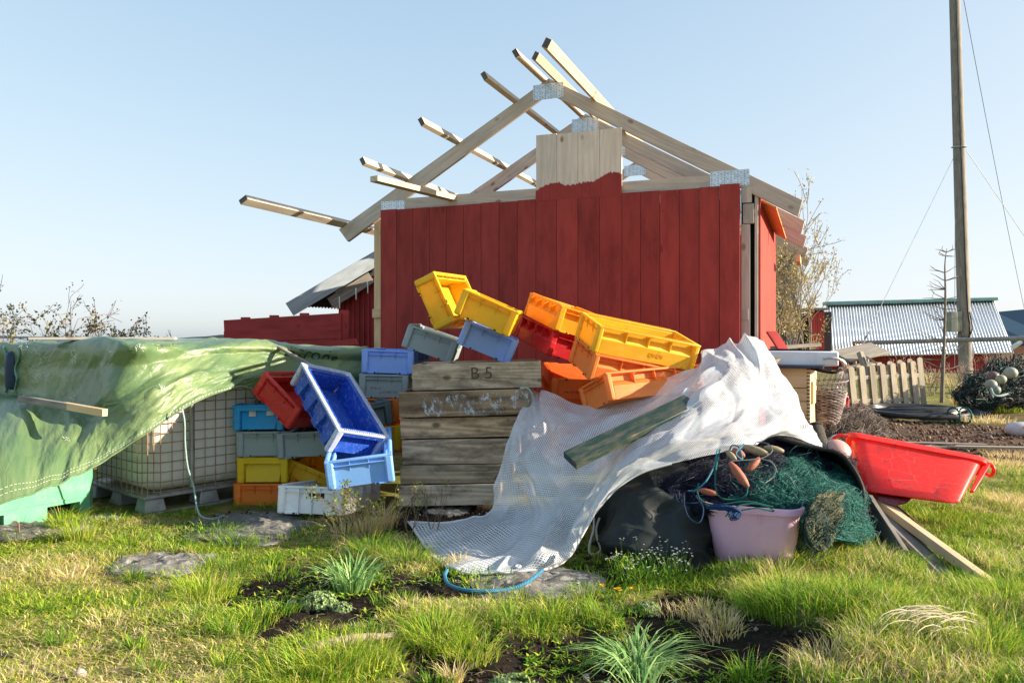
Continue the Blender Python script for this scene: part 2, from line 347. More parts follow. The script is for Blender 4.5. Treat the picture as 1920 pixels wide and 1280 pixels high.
# ------------------------------------------------------------------ shared materials
RED=None
def redpaint(name,c1,c2,worn=.35,grain=50):
    t=NT(name); uv=t.coord('UV'); r=t.isl(); g=t.noise(t.map(uv,(1.5,grain,1)),1,6,.65,.5); b=t.noise(t.map(uv,(1.2,4,1)),1.5,6,.65)
    col=t.mix(g,c1,c2); col=t.mix(1.0,col,t.ramp(b,[(.28,(.62,.62,.66)),(.5,(.96,.96,.96)),(.72,(1.18,1.15,1.12))]),'MULTIPLY'); col=t.mix(1.0,col,t.ramp(r,[(0,.84),(1,1.10)]),'MULTIPLY')
    v=t.n('ShaderNodeTexVoronoi'); v.inputs['Scale'].default_value=1; t.l(t.map(uv,(2.6,6,1)),v.inputs['Vector']); sc=t.n('ShaderNodeSeparateColor'); t.l(v.outputs['Color'],sc.inputs[0]); k=t.ramp(v.outputs['Distance'],[(.05,.6),(.14,0.0)]); k=t.math('MULTIPLY',k,t.math('GREATER_THAN',sc.outputs[0],.55)); col=t.mix(k,col,(c1[0]*.45,c1[1]*.4,c1[2]*.4))
    w=t.noise(t.map(uv,(4.5,40,1)),1.6,4,.7); wk=t.ramp(w,[(.71,0.0),(.74,worn*2)]); col=t.mix(wk,col,(.60,.46,.36))
    return t.bsdf(col,.75,0,.16,t.bump(g,.35,.003))
REDM=redpaint('red_wall_paint',(.285,.042,.038),(.37,.058,.050),.30,26)
REDB=redpaint('red_barn_paint',(.33,.042,.042),(.42,.058,.055))
REDS=redpaint('red_side_paint',(.36,.052,.040),(.46,.075,.056),.3,30)
RAW=wood('raw_spruce',(.50,.40,.28),(.72,.62,.47),50,.75,.7,(.38,.33,.27),.35,.2,(.25,.12,.05))
RAWG=wood('greyed_spruce',(.44,.37,.31),(.66,.57,.48),50,.75,.7,(.30,.28,.25),.45,.25,(.20,.10,.05))
RAWN=wood('new_pine',(.60,.42,.22),(.78,.60,.37),45,.7,.6,None,0,.15,(.40,.17,.05))
ENDG=wood('dark_end_grain',(.07,.065,.06),(.16,.15,.135),30,0,.9,None,0,.2)
GREYW=wood('weathered_grey_wood',(.17,.155,.135),(.36,.33,.29),60,.5,.85,(.07,.06,.055),.5,.35)
OLDW=wood('old_brown_boards',(.11,.08,.055),(.33,.26,.185),38,.5,.85,(.035,.028,.023),.85,.4)
PLY=wood('orange_plywood',(.55,.24,.06),(.72,.38,.12),30,.5,.6,None,0,.1)
t=NT('punched_steel'); uv=t.coord('Object'); br=t.noise(uv,30,4); STEEL=t.bsdf(t.ramp(br,[(.3,(.45,.50,.54)),(.7,(.72,.78,.83))]),t.math('MULTIPLY_ADD',br,.2,.30),.75,.5,t.bump(br,.15,.002))
DARK=plain('black_gap',(.012,.011,.010),.9,.3,20)
PHOLE=plain('punched_hole',(.16,.18,.20),.6,.2,40)
GALV=plain('galvanised_steel',(.50,.54,.56),.38,.18,9,.8,.5,.1)
# ------------------------------------------------------------------ building under construction
TH=R(21.7); U=Vector((math.cos(TH),-math.sin(TH),0)); V=Vector((math.sin(TH),math.cos(TH),0)); WID=3.88
CR=Vector((2.139,7.2,0)); A0=CR-U*WID
def B(u,v,z): return A0+U*u+V*v+Vector((0,0,z))
def on(px,py,v):                             # pixel -> (u,z) on the wall-parallel plane v
    a=(px-CX)/F; p=A0+V*v; u=(a*p.y-p.x)/(U.x-a*U.y); D=(p+U*u).y; return u,CH-(py-CY)/F*D
def vfor(u,z,px):
    lo,hi=-4.0,8.0; f=lambda v:(B(u,v,z).x/B(u,v,z).y*F+CX-px)
    for _ in range(60):
        mid=(lo+hi)/2
        if f(lo)*f(mid)<=0: hi=mid
        else: lo=mid
    return (lo+hi)/2
MW=Matrix(((U.x,V.x,0,A0.x),(U.y,V.y,0,A0.y),(0,0,1,0),(0,0,0,1)))
bld=thing('unfinished_shed','red boarded shed under construction with bare timber roof trusses and no roof','shed',mw=MW)
# local coordinates (u,v,z)
ZT=2.72
# painted front cladding: vertical boards
m=MB(); u=0.0; k=0
uL=on(1006,300,0)[0]; uR=on(1167,300,0)[0]; WB=[]
n1=9; n2=4; n3=6
edges=[i*uL/n1 for i in range(n1)]+[uL+i*(uR-uL)/n2 for i in range(n2)]+[uR+i*(WID-uR)/n3 for i in range(n3+1)]
for i in range(len(edges)-1):
    a,b=edges[i],edges[i+1]; g=.0016; zt=ZT+random.uniform(-.004,.004); off=random.uniform(0,.004)
    if n1<=i<n1+n2: zt=2.735
    if i==len(edges)-2: zt+=.02
    m.bx(a+g,b-g,-.022-off,-off,-.15,zt)
m.build('front_cladding',REDM,bld,.003)
m=MB()
for i in range(len(edges)-1):
    for zz in(2.52,1.86,1.2,.5):
        for u_ in(edges[i]+.03,edges[i+1]-.03):
            z_=zz+random.uniform(-.012,.012); u_+=random.uniform(-.006,.006); m.bx(u_-.0035,u_+.0035,-.0275,-.0200,z_-.0035,z_+.0035)
m.build('nail_heads',plain('nail_head',(.05,.045,.05),.6,.5,90),bld)['kind']='stuff'
# backing behind gaps
m=MB(); m.bx(.02,WID-.02,.004,.012,-.15,2.6); m.build('dark_sheathing',DARK,bld)
# unpainted gable boards with brushed paint edge
gab=MB(); brush=MB()
for i in range(n2):
    a,b=edges[n1+i],edges[n1+i+1]; g=.0025
    zt=on((1006+i*40+20),252-i*3.4,-.01)[1]+random.uniform(-.006,.006); gab.bx(a+g,b-g,-.021,-.001,2.745,zt)
gab.build('gable_boards',wood('pale_gable_boards',(.62,.51,.42),(.82,.73,.64),42,.9,.7,(.40,.36,.30),.35,.15,(.30,.15,.06)),bld,.003)
pts=[]; N=220
for i in range(N+1):
    u_=uL+(uR-uL)*i/N; base=[2.78,2.80,2.90,2.96,2.86,2.93,3.0,2.88,2.94,2.96][min(9,int(i/N*10))]
    pts.append((u_,2.80+.09*i/N+.035*fbm(u_*3,1)+.05*max(0,math.sin(i/N*9.0))+.016*nz(u_*60,2)+.026*abs(nz(u_*140,5))))
for (a,za),(b,zb) in zip(pts,pts[1:]): brush.hexa([(a,-.0265,2.70),(b,-.0265,2.70),(b,-.0225,2.70),(a,-.0225,2.70),(a,-.0265,za),(b,-.0265,zb),(b,-.0225,zb),(a,-.0225,za)],(a*1,0))
brush.build('brushed_paint_edge',REDM,bld)
# trusses
VT=.03; TW=.045
apex=on(1028,147,VT); le=on(635,430,VT); re=on(1505,375,VT)
v2=vfor(apex[0],apex[1],1097); SP=v2-VT
tiez=on(900,373,VT)[1]
def slopez(u):
    if u<apex[0]: return apex[1]+(le[1]-apex[1])*(apex[0]-u)/(apex[0]-le[0])
    return apex[1]+(re[1]-apex[1])*(u-apex[0])/(re[0]-apex[0])
def truss(idx):
    v=VT+idx*SP; e=bpy.data.objects.new('roof_truss',None); C.objects.link(e); e.parent=bld; e.empty_display_size=.1
    th=.155
    for sd,(eu,ez) in ((-1,le),(1,re)):
        m=MB(); a=(apex[0],apex[1]); 
        eu2=eu+(.12 if sd<0 else -.04); ez2=ez-th*.95
        p=[(eu2,v,ez2),(apex[0],v,a[1]-th),(apex[0],v+TW,a[1]-th),(eu2,v+TW,ez2),(eu,v,ez),(apex[0],v,a[1]),(apex[0],v+TW,a[1]),(eu,v+TW,ez)]
        if sd>0: p=[(apex[0]+.002,v,a[1]-th),(eu2,v,ez2),(eu2,v+TW,ez2),(apex[0]+.002,v+TW,a[1]-th),(apex[0]+.002,v,a[1]),(eu,v,ez),(eu,v+TW,ez),(apex[0]+.002,v+TW,a[1])]
        m.hexa(p); m.build('rafter',RAWG if idx<3 else RAW,e,.004)
    m=MB(); zc=2.79; m.bx(.12,WID-.12,v+.001,v+TW-.001,zc-.085,zc+.055); m.build('tie_beam',RAWG,e,.004)
    pl=[]
    w_,h_=.31,.125
    for (c,w2,h2) in (((apex[0]+.0,apex[1]-.135),.33,.16),((.13,2.76),.30,.13),((WID-.10,2.80),.36,.15)):
        m=MB(); m.bx(c[0]-w2/2,c[0]+w2/2,v-.003,v-.0005,c[1]-h2/2,c[1]+h2/2); 
        o=m.build('nail_plate',STEEL,e)
        d=MB()
        nx=int(w2/.028); nyy=int(h2/.024)
        for ix in range(nx):
            for iy in range(nyy):
                if (idx>0 and (ix%2)) or (iy%2 and ix%2): continue
                x=c[0]-w2/2+(ix+.5)*w2/nx; z=c[1]-h2/2+(iy+.5+(.25 if ix%2 else -.2))*h2/nyy
                if abs(z-c[1])<h2/2-.004: d.bx(x-.0035,x+.0035,v-.0042,v-.0033,z-.005,z+.005)
        d.build('punched_holes',PHOLE,o)['kind']='stuff'
for i in range(5): truss(i)
# purlins across the rafters
def purlin(cpx,cpy,fpx,vend,side,w=.05,h=.085,mat=None,dz=0):
    u_,z_=on(cpx,cpy,VT); z_=slopez(u_)+dz; sl=(apex[1]-le[1])/(apex[0]-le[0]) if side<0 else (re[1]-apex[1])/(re[0]-apex[0])
    n=Vector((-sl,0,1)).normalized(); tdir=Vector((1,0,sl)).normalized(); c=Vector((u_,0,z_))+n*(h/2+.001)
    vf=vfor(c.x,c.z,fpx); m=MB(); a=tdir*w/2; b=n*h/2
    def ring(v): return [c+Vector((0,v,0))+q for q in (-a-b,a-b,a+b,-a+b)]
    r0,r1=ring(vf),ring(vend); m.hexa([r0[0],r0[1],r1[1],r1[0],r0[3],r0[2],r1[2],r1[3]])
    o=m.build('purlin',mat or RAW,bld,.003)
    g=MB(); e0=[q+Vector((0,-.0015,0))-(q-(c+Vector((0,vf,0))))*.06 for q in r0]; e1=[q+Vector((0,-.0003,0)) for q in e0]
    e1=[q+Vector((0,.0012,0)) for q in e0]; g.hexa([e0[0],e0[1],e1[1],e1[0],e0[3],e0[2],e1[2],e1[3]]); g.build('end_grain',ENDG,o)
purlin(645,428,456,.9,-1,.10,.05,RAWG)
purlin(762,340,680,2.6,-1,.05,.08)
purlin(858,270,790,2.6,-1,.05,.085)
purlin(966,188,908,2.6,-1,.05,.085)
purlin(1020,152,967,2.6,-1,.05,.085)
purlin(1043,155,1004,2.6,1,.05,.08)
purlin(1112,188,1025,2.6,1,.06,.085)
# posts and frame of the corners
m=MB()
m.bx(-.16,-.07,.10,.15,-.1,2.64); m.bx(-.03,-.005,.03,.13,-.1,2.62); m.bx(-.16,0,.06,.10,1.52,1.62); m.bx(-.06,0.0,.035,.09,2.48,2.62); m.build('corner_post',RAWN,bld,.003)
m=MB(); m.bx(WID+.005,WID+.085,.03,.075,-.1,2.36); m.bx(WID+.005,WID+.10,.028,.073,2.56,2.70); m.bx(WID+.006,WID+.07,.02,.075,1.46,1.56); m.bx(WID+.125,WID+.155,.05,.08,-.1,2.72); m.bx(WID+.02,WID+.12,.028,.07,2.365,2.55); m.build('corner_post',RAWG,bld,.003)
m=MB(); m.bx(WID+.0,WID+.12,.12,.14,-.1,2.7); m.build('dark_sheathing',DARK,bld)
# sunlit side wall
m=MB(); v=.06
while v<2.75:
    m.bx(WID+.158,WID+.178,v+.002,v+.143,-.2,2.72+random.uniform(-.02,.02)); v+=.145
m.build('side_cladding',REDS,bld,.003)
# soffit board under the eave, first bay
def under(u,off): return slopez(u)-.158-off
ua,ub=WID+.185,on(1456,390,.09)[0]
m=MB(); m.hexa([(ua,.09,under(ua,.035)),(ub,.09,under(ub,.035)),(ub,2.45,under(ub,.035)),(ua,2.45,under(ua,.035)),(ua,.09,under(ua,.012)),(ub,.09,under(ub,.012)),(ub,2.45,under(ub,.012)),(ua,2.45,under(ua,.012))]); m.build('soffit_board',PLY,bld,.002)
m=MB(); uc=re[0]-.12; m.bx(uc,uc+.05,2.5,3.1,slopez(uc)-.40,slopez(uc)-.32); m.build('eave_board',RAWN,bld,.003)
m=MB(); m.bx(.0,WID,2.72,2.74,-.1,2.6); m.bx(-.02,.0,.2,2.7,-.1,2.62); m.build('rear_cladding',REDB,bld)
# loose plank resting through the left of the roof frame
p0=W(701,335,7.35); p1=W(850,372,8.35); m=MB(); m.beam(p0,p1,.10,.055); o=m.build('timber_plank',RAW,None,.003); tag(o,'loose pale timber plank sticking out of the left roof slope above the tie beam','plank')
# ------------------------------------------------------------------ old shed behind, left
ob=thing('old_barn','old red barn with grey bargeboard and corrugated roof behind the unfinished shed','barn',loc=W(640,640,11.5))
ob.location.z=0; OL=ob.location.copy()
def rel(p): return Vector(p)-OL
m=MB()
pA,pB=rel(W(543,580,10.6)),rel(W(760,452,11.2)); m.beam(pA,pB,.05,.20); m.build('bargeboard',wood('grey_painted_board',(.30,.36,.40),(.46,.52,.56),40,.2,.8,(.2,.22,.23),.5),ob,.004)
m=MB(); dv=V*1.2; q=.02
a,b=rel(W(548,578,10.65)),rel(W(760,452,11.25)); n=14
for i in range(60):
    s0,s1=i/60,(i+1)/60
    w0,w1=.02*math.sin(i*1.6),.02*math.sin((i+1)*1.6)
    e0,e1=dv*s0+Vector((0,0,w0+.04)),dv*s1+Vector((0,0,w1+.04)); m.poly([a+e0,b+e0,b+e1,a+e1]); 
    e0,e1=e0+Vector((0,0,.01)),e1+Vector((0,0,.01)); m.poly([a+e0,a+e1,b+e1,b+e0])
m.build('corrugated_roof',plain('shade_dark_roof_sheet',(.035,.033,.032),.85,.3,6),ob,smooth=True)  # near-black sheet colour stands in for the shade under the roof
for x0,y0 in ((690,528),(668,540),(637,556)):
    p=rel(W(x0,y0,10.55)); m=MB(); m.tube([p,p+Vector((0,0,-.16))],.016,6,r1=.01); m.build('roof_bracket',GALV,ob)
m=MB(); x=636.0
while x<705:
    p=rel(W(x,640,11.2)); p.z=-.4; topz=CH-((556-(x-636)*.62)-CY)/F*11.2; m.bx(p.x,p.x+.05,p.y,p.y+.03,-.6,topz); m.bx(p.x+.05,p.x+.075,p.y-.03,p.y+.02,-.6,topz); x+=9.5
m.build('ribbed_wall',REDB,ob)
m=MB(); p=rel(W(636,640,11.3)); m.bx(p.x-.02,p.x+1.2,p.y+.05,p.y+.08,-.6,2.2); m.build('dark_opening',DARK,ob)
m=MB(); m.beam(rel(W(619,568,10.9)),rel(W(696,520,11.1)),.06,.16); m.build('rafter',GREYW,ob)
# red board fence in front of the barn
bf=thing('board_fence','low dark red fence of horizontal boards behind the green tarpaulin','fence',loc=(0,0,0))
p0,p1=W(421,604,9.2),W(640,588,8.9)
for k in range(3):
    m=MB(); a,b=p0.copy(),p1.copy(); 
    za=CH-(602+k*21+10-CY)/F*9.2; zb=CH-(588+k*24+11-CY)/F*8.9
    a.z,b.z=za,zb; m.beam(a,b,.03,.150 if k<2 else .17); m.build('fence_board',REDB,bf,.003)
for t_ in (.17,.42,.68,1.02):
    m=MB(); p=p0.lerp(p1,t_)+Vector((0,.06,0)); m.bx(p.x-.05,p.x+.05,p.y-.03,p.y+.03,-.2,CH-(p0.z*0+596-14*t_-CY)/F*9+.0); m.build('fence_post',REDB,bf,.003)
m=MB(); m.beam(W(617,648,8.6),W(668,640,8.6),.12,.07); o=m.build('red_board',REDB,None,.004); tag(o,'short red painted board lying at the foot of the dark red fence','board')
# ------------------------------------------------------------------ fish crates
def plastic(name,c,transl=.22,rough=.42,worn=None,wornamt=.35,var=.10,dirtamt=.5):
    t=NT(name); co=t.coord(); n=t.noise(co,4,6,.65); f=t.noise(t.map(co,(1,6,2)),22,6,.75)
    col=t.ramp(n,[(.3,tuple(x*(1-var) for x in c)),(.7,tuple(min(1,x*(1+var)) for x in c))])
    k=t.ramp(f,[(.53,0.0),(.66,wornamt)]); col=t.mix(k,col,worn or tuple(min(1,.16+x*.80) for x in c))
    d=t.noise(co,9,6,.7); dk=t.ramp(d,[(.57,0.0),(.78,dirtamt)]); col=t.mix(dk,col,(.09,.07,.05))
    sc=t.n('ShaderNodeTexVoronoi'); sc.feature='DISTANCE_TO_EDGE'; sc.inputs['Scale'].default_value=1; t.l(t.map(co,(9,4,14),(.4,.3,.9)),sc.inputs['Vector'])
    sk=t.ramp(sc.outputs['Distance'],[(.004,.35),(.012,0.0)]); sk=t.math('MULTIPLY',sk,t.ramp(n,[(.45,0.0),(.6,1.0)])); col=t.mix(sk,col,tuple(min(1,.4+x*.6) for x in c))
    return t.bsdf(col,t.math('MULTIPLY_ADD',f,.3,rough-.12),0,.45,t.bump(f,.08,.002),transl)
PC=dict(cyan=(.015,.36,.80),grey=(.31,.40,.42),grey2=(.29,.36,.38),yellow=(.92,.60,.015),lemon=(.88,.66,.012),orange=(.90,.26,.03),tang=(.96,.30,.06),red=(.66,.035,.03),
        blue=(.008,.070,.42),lblue=(.24,.43,.95),lblue2=(.22,.47,.95),white=(.86,.89,.90),amber=(.98,.44,.012),bigyel=(.97,.58,.03),dgrey=(.12,.165,.175),crim=(.64,.014,.022),rorange=(.88,.21,.03))
PM={}
def pm(k):
    if k not in PM:
        tr=.30 if k in('yellow','amber','bigyel','tang','orange','rorange','crim','red','lemon') else .10
        PM[k]=plastic('crate_plastic_'+k.replace('2',''),PC[k],tr,worn=(.45,.50,.60) if k=='blue' else None,wornamt=.5 if k!='blue' else .45)
    return PM[k]
WORN=plastic('scuffed_blue_rim',(.52,.57,.68),.05,.55,(.05,.12,.40),.7)
def crate_parts(kind,L,W_,H,rim_all=False):
    """returns list of (part name, MB, bevel)"""
    x,y=L/2,W_/2; out=[]; t=.012
    body=MB(); body.bx(-x+.03,x-.03,-y+.03,y-.03,.006,.018)
    ins=.024
    if kind=='A':
        for s in(-1,1):        # short ends: recessed panel
            a,b=sorted((s*(x-ins),s*(x-ins-t))); body.bx(a,b,-y+.03,y-.03,.004,H-.012)
            a,b=sorted((s*(x-.006),s*(x-ins)));                                   # bottom lips around the drain notches
            for yc in(-.32*W_,.32*W_): body.bx(a,b,yc-.055,yc+.055,.0,.012); 
        for s in(-1,1):        # long sides: flush below, set back under the rim
            p=[(-x+.05,s*(y-.006),.002),(x-.05,s*(y-.006),.002),(x-.05,s*(y-.006),.112),(-x+.05,s*(y-.006),.112)]
            def slab(z0,y0,z1,y1):
                q=[(-x+.045,s*(y0-t),z0),(x-.045,s*(y0-t),z0),(x-.045,s*y0,z0),(-x+.045,s*y0,z0),(-x+.045,s*(y1-t),z1),(x-.045,s*(y1-t),z1),(x-.045,s*y1,z1),(-x+.045,s*y1,z1)]
                if s<0: q=[q[3],q[2],q[1],q[0],q[7],q[6],q[5],q[4]]
                body.hexa(q)
            slab(.002,y-.010,.105,y-.006); slab(.105,y-.006,.140,y-.045); slab(.140,y-.045,H-.014,y-.045)
            for k in(-1,0,1):
                xc=k*(x-.05)*.5; a,b=sorted((s*(y-.047),s*(y-.007))); body.bx(xc-.003,xc+.003,a,b,.108,H-.016)
    else:
        for s in(-1,1):        # short ends: panel leaning in, framed
            q=[(s*(x-.058),-y+.05,H-.03),(s*(x-.058),y-.05,H-.03),(s*(x-.012),y-.07,.01),(s*(x-.012),-y+.07,.01)]
            q2=[(s*(c[0]*s-t),c[1],c[2]) for c in q]
            body.hexa([q2[3],q[3],q[2],q2[2],q2[0],q[0],q[1],q2[1]] if s>0 else [q[3],q2[3],q2[2],q[2],q[0],q2[0],q2[1],q[1]])
            a,b=sorted((s*(x-.004),s*(x-.06))); body.bx(a,b,-y+.035,y-.035,H-.045,H-.012)
        for s in(-1,1):
            a,b=sorted((s*(y-.05),s*(y-.062))); body.bx(-x+.045,x-.045,a,b,.004,H-.012)
            a,b=sorted((s*(y-.006),s*(y-.052))); body.bx(-x+.03,x-.03,a,b,H-.04,H-.012)
            for k in range(4):                                                   # hollow wedge buttresses
                xc=-x+.12+k*(L-.24)/3; w=.058
                y0=s*(y-.051)
                p=[(xc-w,y0,.004),(xc+w,y0,.004),(xc+w*.7,s*(y-.012),.004),(xc-w*.7,s*(y-.012),.004),(xc-w,y0,H-.041),(xc+w,y0,H-.041),(xc+w,s*(y-.03),H-.041),(xc-w,s*(y-.03),H-.041)]
                if s<0: p=[p[3],p[2],p[1],p[0],p[7],p[6],p[5],p[4]]
                body.hexa(p)
    out.append(('body',body,.0025))
    for sx in(-1,1):
        for sy in(-1,1):
            c=MB(); w=.062
            pts=[(0,0),(-w,0),(-w,.030),(-.036,.050),(-.030,.062),(0,.062)] if False else None
            a,b=sorted((sx*x,sx*(x-.045))); e,f=sorted((sy*y,sy*(y-.058))); c.bx(a,b,e,f,0,H-.002)
            out.append(('corner_post',c,.014))
    rim=MB(); r=.030; z0=H-.016
    rim.bx(-x,x,-y,-y+r,z0,H); rim.bx(-x,x,y-r,y,z0,H); rim.bx(-x,-x+r,-y+r,y-r,z0,H); rim.bx(x-r,x,-y+r,y-r,z0,H)
    tt=rim; n=int((L-.1)/.017)
    for k in range(n):
        xc=-L/2+.05+(k+.5)*(L-.1)/n
        for s in(-1,1):
            e,f=sorted((s*(y-.004),s*(y-.026))); tt.bx(xc-.004,xc+.004,e,f,H-.001,H+.007)
    if rim_all:
        n=int((W_-.1)/.017)
        for k in range(n):
            yc=-W_/2+.05+(k+.5)*(W_-.1)/n
            for s in(-1,1):
                e,f=sorted((s*(x-.004),s*(x-.026))); tt.bx(e,f,yc-.004,yc+.004,H-.001,H+.007)
    out.append(('rim',rim,.0035))
    if kind=='A':
        for s in(-1,1):
            l=MB(); a,b=sorted((s*(x-.002),s*(x-ins))); l.bx(a,b,-y+.05,y-.05,H-.045,H-.040)
            for k in(-1,1):
                yc=k*W_*.14; l.hexa([(s*(x-ins),yc-.0025,H-.085),(s*(x-ins+.002),yc-.0025,H-.085),(s*(x-ins+.002),yc+.0025,H-.085),(s*(x-ins),yc+.0025,H-.085),(s*(x-ins),yc-.0025,H-.017),(s*(x-.003),yc-.0025,H-.017),(s*(x-.003),yc+.0025,H-.017),(s*(x-ins),yc+.0025,H-.017)])
            out.append(('ledge',l,.001))
            d=MB()
            for yc in(-.40,-.24,.24,.40):
                px=s*(x-.0075) ; ring=[]
                for k in range(9):
                    an=math.pi*k/8; ring.append((px,yc*W_+.010*math.cos(an)*(1 if s>0 else -1),.002+.012*math.sin(an)))
                for q in(0,):
                    b2=[(p[0]+s*.0025,p[1],p[2]) for p in ring]; d.poly(b2)
                    for i in range(8): d.poly([ring[i],ring[i+1],b2[i+1],b2[i]])
            out.append(('drain_notch',d,0))
    return out
_cm={}
def crate(key,kind,color,label,rim_all=False,rimmat=None,name='fish_crate'):
    Rm,T,(L,W_,H)=POSE[key]
    mw=Matrix.Translation(Vector(T))@Matrix([list(r) for r in Rm]).to_4x4()
    e=thing(name,label,'crate',group='plastic fish crates in the pile',mw=mw)
    ck=(kind,color,L,W_,H,rim_all)
    if ck not in _cm:
        _cm[ck]=[(n,(b.mesh(n,pm(color) if n!='drain_notch' else DARK) if not(rimmat and n in('rim',) or (rimmat and n=='corner_post')) else b.mesh(n,rimmat)),bv) for n,b,bv in crate_parts(kind,L,W_,H,rim_all)]
    for n,me,bv in _cm[ck]: link(n,me,e,bv)
    return e
crate('cyan','B','cyan','bright cyan blue fish crate with pale paper stickers, on the left grey crate',True)
crate('grey_a','A','grey','grey fish crate under the cyan crate with stickers, far left of the stack')
crate('grey_b','A','grey2','grey fish crate directly under the red tilted crate and the royal blue crate')
crate('yellow_a','B','lemon','plain yellow fish crate lying level on the orange crate left of the white one',True)
crate('yellow_b','A','yellow','yellow fish crate tipped sideways behind the bare bush, above the white crate')
crate('orange_a','A','orange','orange fish crate at ground level left of the white crate')
WC=crate('white','A','white','white fish crate with a dark hand hole at ground level behind the bare bush')
crate('red_a','A','red','red fish crate tilted on its corner between the green tarpaulin and the royal blue crate')
crate('blue','B','blue','royal blue open fish crate with a scuffed white toothed rim, tilted towards us',True,WORN)
crate('lightblue_a','A','lblue2','light blue fish crate under the royal blue open crate, tipped forwards')
crate('lightblue_b','A','lblue','light blue fish crate on the grey crate with red marks, left of the wooden boxes')
GC=crate('grey_c','A','grey','grey fish crate with faded red lettering under the level light blue crate')
crate('orange_b','A','orange','orange fish crate mostly hidden behind the dark grey crate and the wooden boxes')
crate('darkgrey','B','dgrey','dark slate grey fish crate wedged behind the royal blue open crate')
crate('yellow_c','A','yellow','yellow fish crate, only a sliver showing beside the wooden boxes under an orange crate')
crate('grey_d','A','grey','grey fish crate tilted on top of the wooden boxes below the upright yellow crate')
crate('yellow_d','A','yellow','yellow fish crate standing on end against the red wall, highest of the pile')
crate('yellow_e','A','yellow','scuffed yellow fish crate tilted on top of the light blue tilted crate')
crate('lightblue_c','A','lblue','light blue fish crate tilted on the top wooden box under a yellow crate')
crate('amber','A','amber','amber yellow fish crate lying on the dark red crate against the wall')
RC=crate('red_b','A','crim','dark red fish crate under the amber crate, right of the tilted light blue crate')
YB=crate('yellow_big','A','bigyel','large sunlit yellow fish crate with its long side facing out, above two orange ones')
crate('orange_c','A','tang','sunlit orange fish crate directly under the large sunlit yellow crate')
crate('orange_d','A','tang','orange fish crate resting on the white mesh tarpaulin, lowest of the sunlit ones')
OE=crate('orange_e','A','rorange','orange fish crate lying upside down between the wooden boxes and the sunlit crates')
def lettering(txt,parent,mat,mw,size,name='lettering',ext=.0006):
    cu=bpy.data.curves.new(name,'FONT'); cu.body=txt; cu.size=size; cu.extrude=ext; cu.align_x='CENTER'; cu.align_y='CENTER'
    cu.resolution_u=3; tmp=bpy.data.objects.new('tmp',cu); C.objects.link(tmp); bpy.context.view_layer.update(); me=bpy.data.meshes.new_from_object(tmp.evaluated_get(bpy.context.evaluated_depsgraph_get())); C.objects.unlink(tmp); bpy.data.objects.remove(tmp); me.materials.clear(); me.materials.append(mat)
    o=bpy.data.objects.new(name,me); C.objects.link(o); o.parent=parent; o.matrix_parent_inverse=Matrix.Identity(4); o.matrix_local=mw; return o
INK=plain('black_print',(.02,.018,.018),.7,.2,30); FADED=plain('faded_red_print',(.30,.10,.07),.8,.3,40); BRN=plain('brown_branding',(.12,.07,.045),.9,.3,30); STICK=plain('paper_sticker',(.62,.60,.54),.8,.15,20)
FX=Matrix(((0,0,-1),(-1,0,0),(0,1,0))).to_4x4()              # text plane on the near short end (viewer sees +x' = -y)
def endtext(e,key,txt,dy,dz,size,mat):
    L,W_,H=POSE[key][2]; return lettering(txt,e,mat,Matrix.Translation((-L/2+.022,dy,dz))@FX,size)
endtext(GC,'grey_c',"iii iin  ii",.07,.085,.030,FADED); endtext(GC,'grey_c',". a 17 M1 13",-.03,.05,.032,FADED)
endtext(RC,'red_b','No',-.06,.05,.035,INK)
o=endtext(OE,'orange_e','No 15 TONE',-.02,.10,.022,INK); o.matrix_local=Matrix.Translation((-.4+.022,-.05,.11))@FX@Matrix.Rotation(R(180),4,'Z')
# embossed letters on the long side of the large yellow crate
SY=Matrix(((1,0,0),(0,0,-1),(0,1,0))).to_4x4(); L,W_,H=POSE['yellow_big'][2]
lettering('LM LM',YB,pm('amber'),Matrix.Translation((.08,-W_/2+.0055,.062))@SY,.04,'embossed_letters',.001)
# hand hole of the white crate, stickers of the cyan one
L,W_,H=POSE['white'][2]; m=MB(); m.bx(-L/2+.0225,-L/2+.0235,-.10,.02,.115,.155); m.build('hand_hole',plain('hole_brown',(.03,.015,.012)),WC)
m=MB(); 
for yy in(-.01,.09): m.bx(-L/2+.004,-L/2+.023,yy-.004,yy+.004,.0,H-.02)
m.build('ribs',pm('white'),WC,.001)
CYN=[o for o in bpy.data.objects if o.get('label','').startswith('bright cyan')][0]
for yy,zz,ww,hh,rr in((.05,.035,.055,.045,0),(-.09,.045,.06,.055,35),(-.13,.11,.045,.08,0)):
    s=MB(); s.box((-.4+.0,0,0),(.001,ww,hh)); o=s.build('sticker',STICK,CYN); o.matrix_local=Matrix.Translation((.025+.012*(zz<.06)-.03*(zz>.0)+.01+.02*(zz-.035),yy,zz))@Matrix.Rotation(R(14),4,'Y')@Matrix.Rotation(R(0),4,'X')
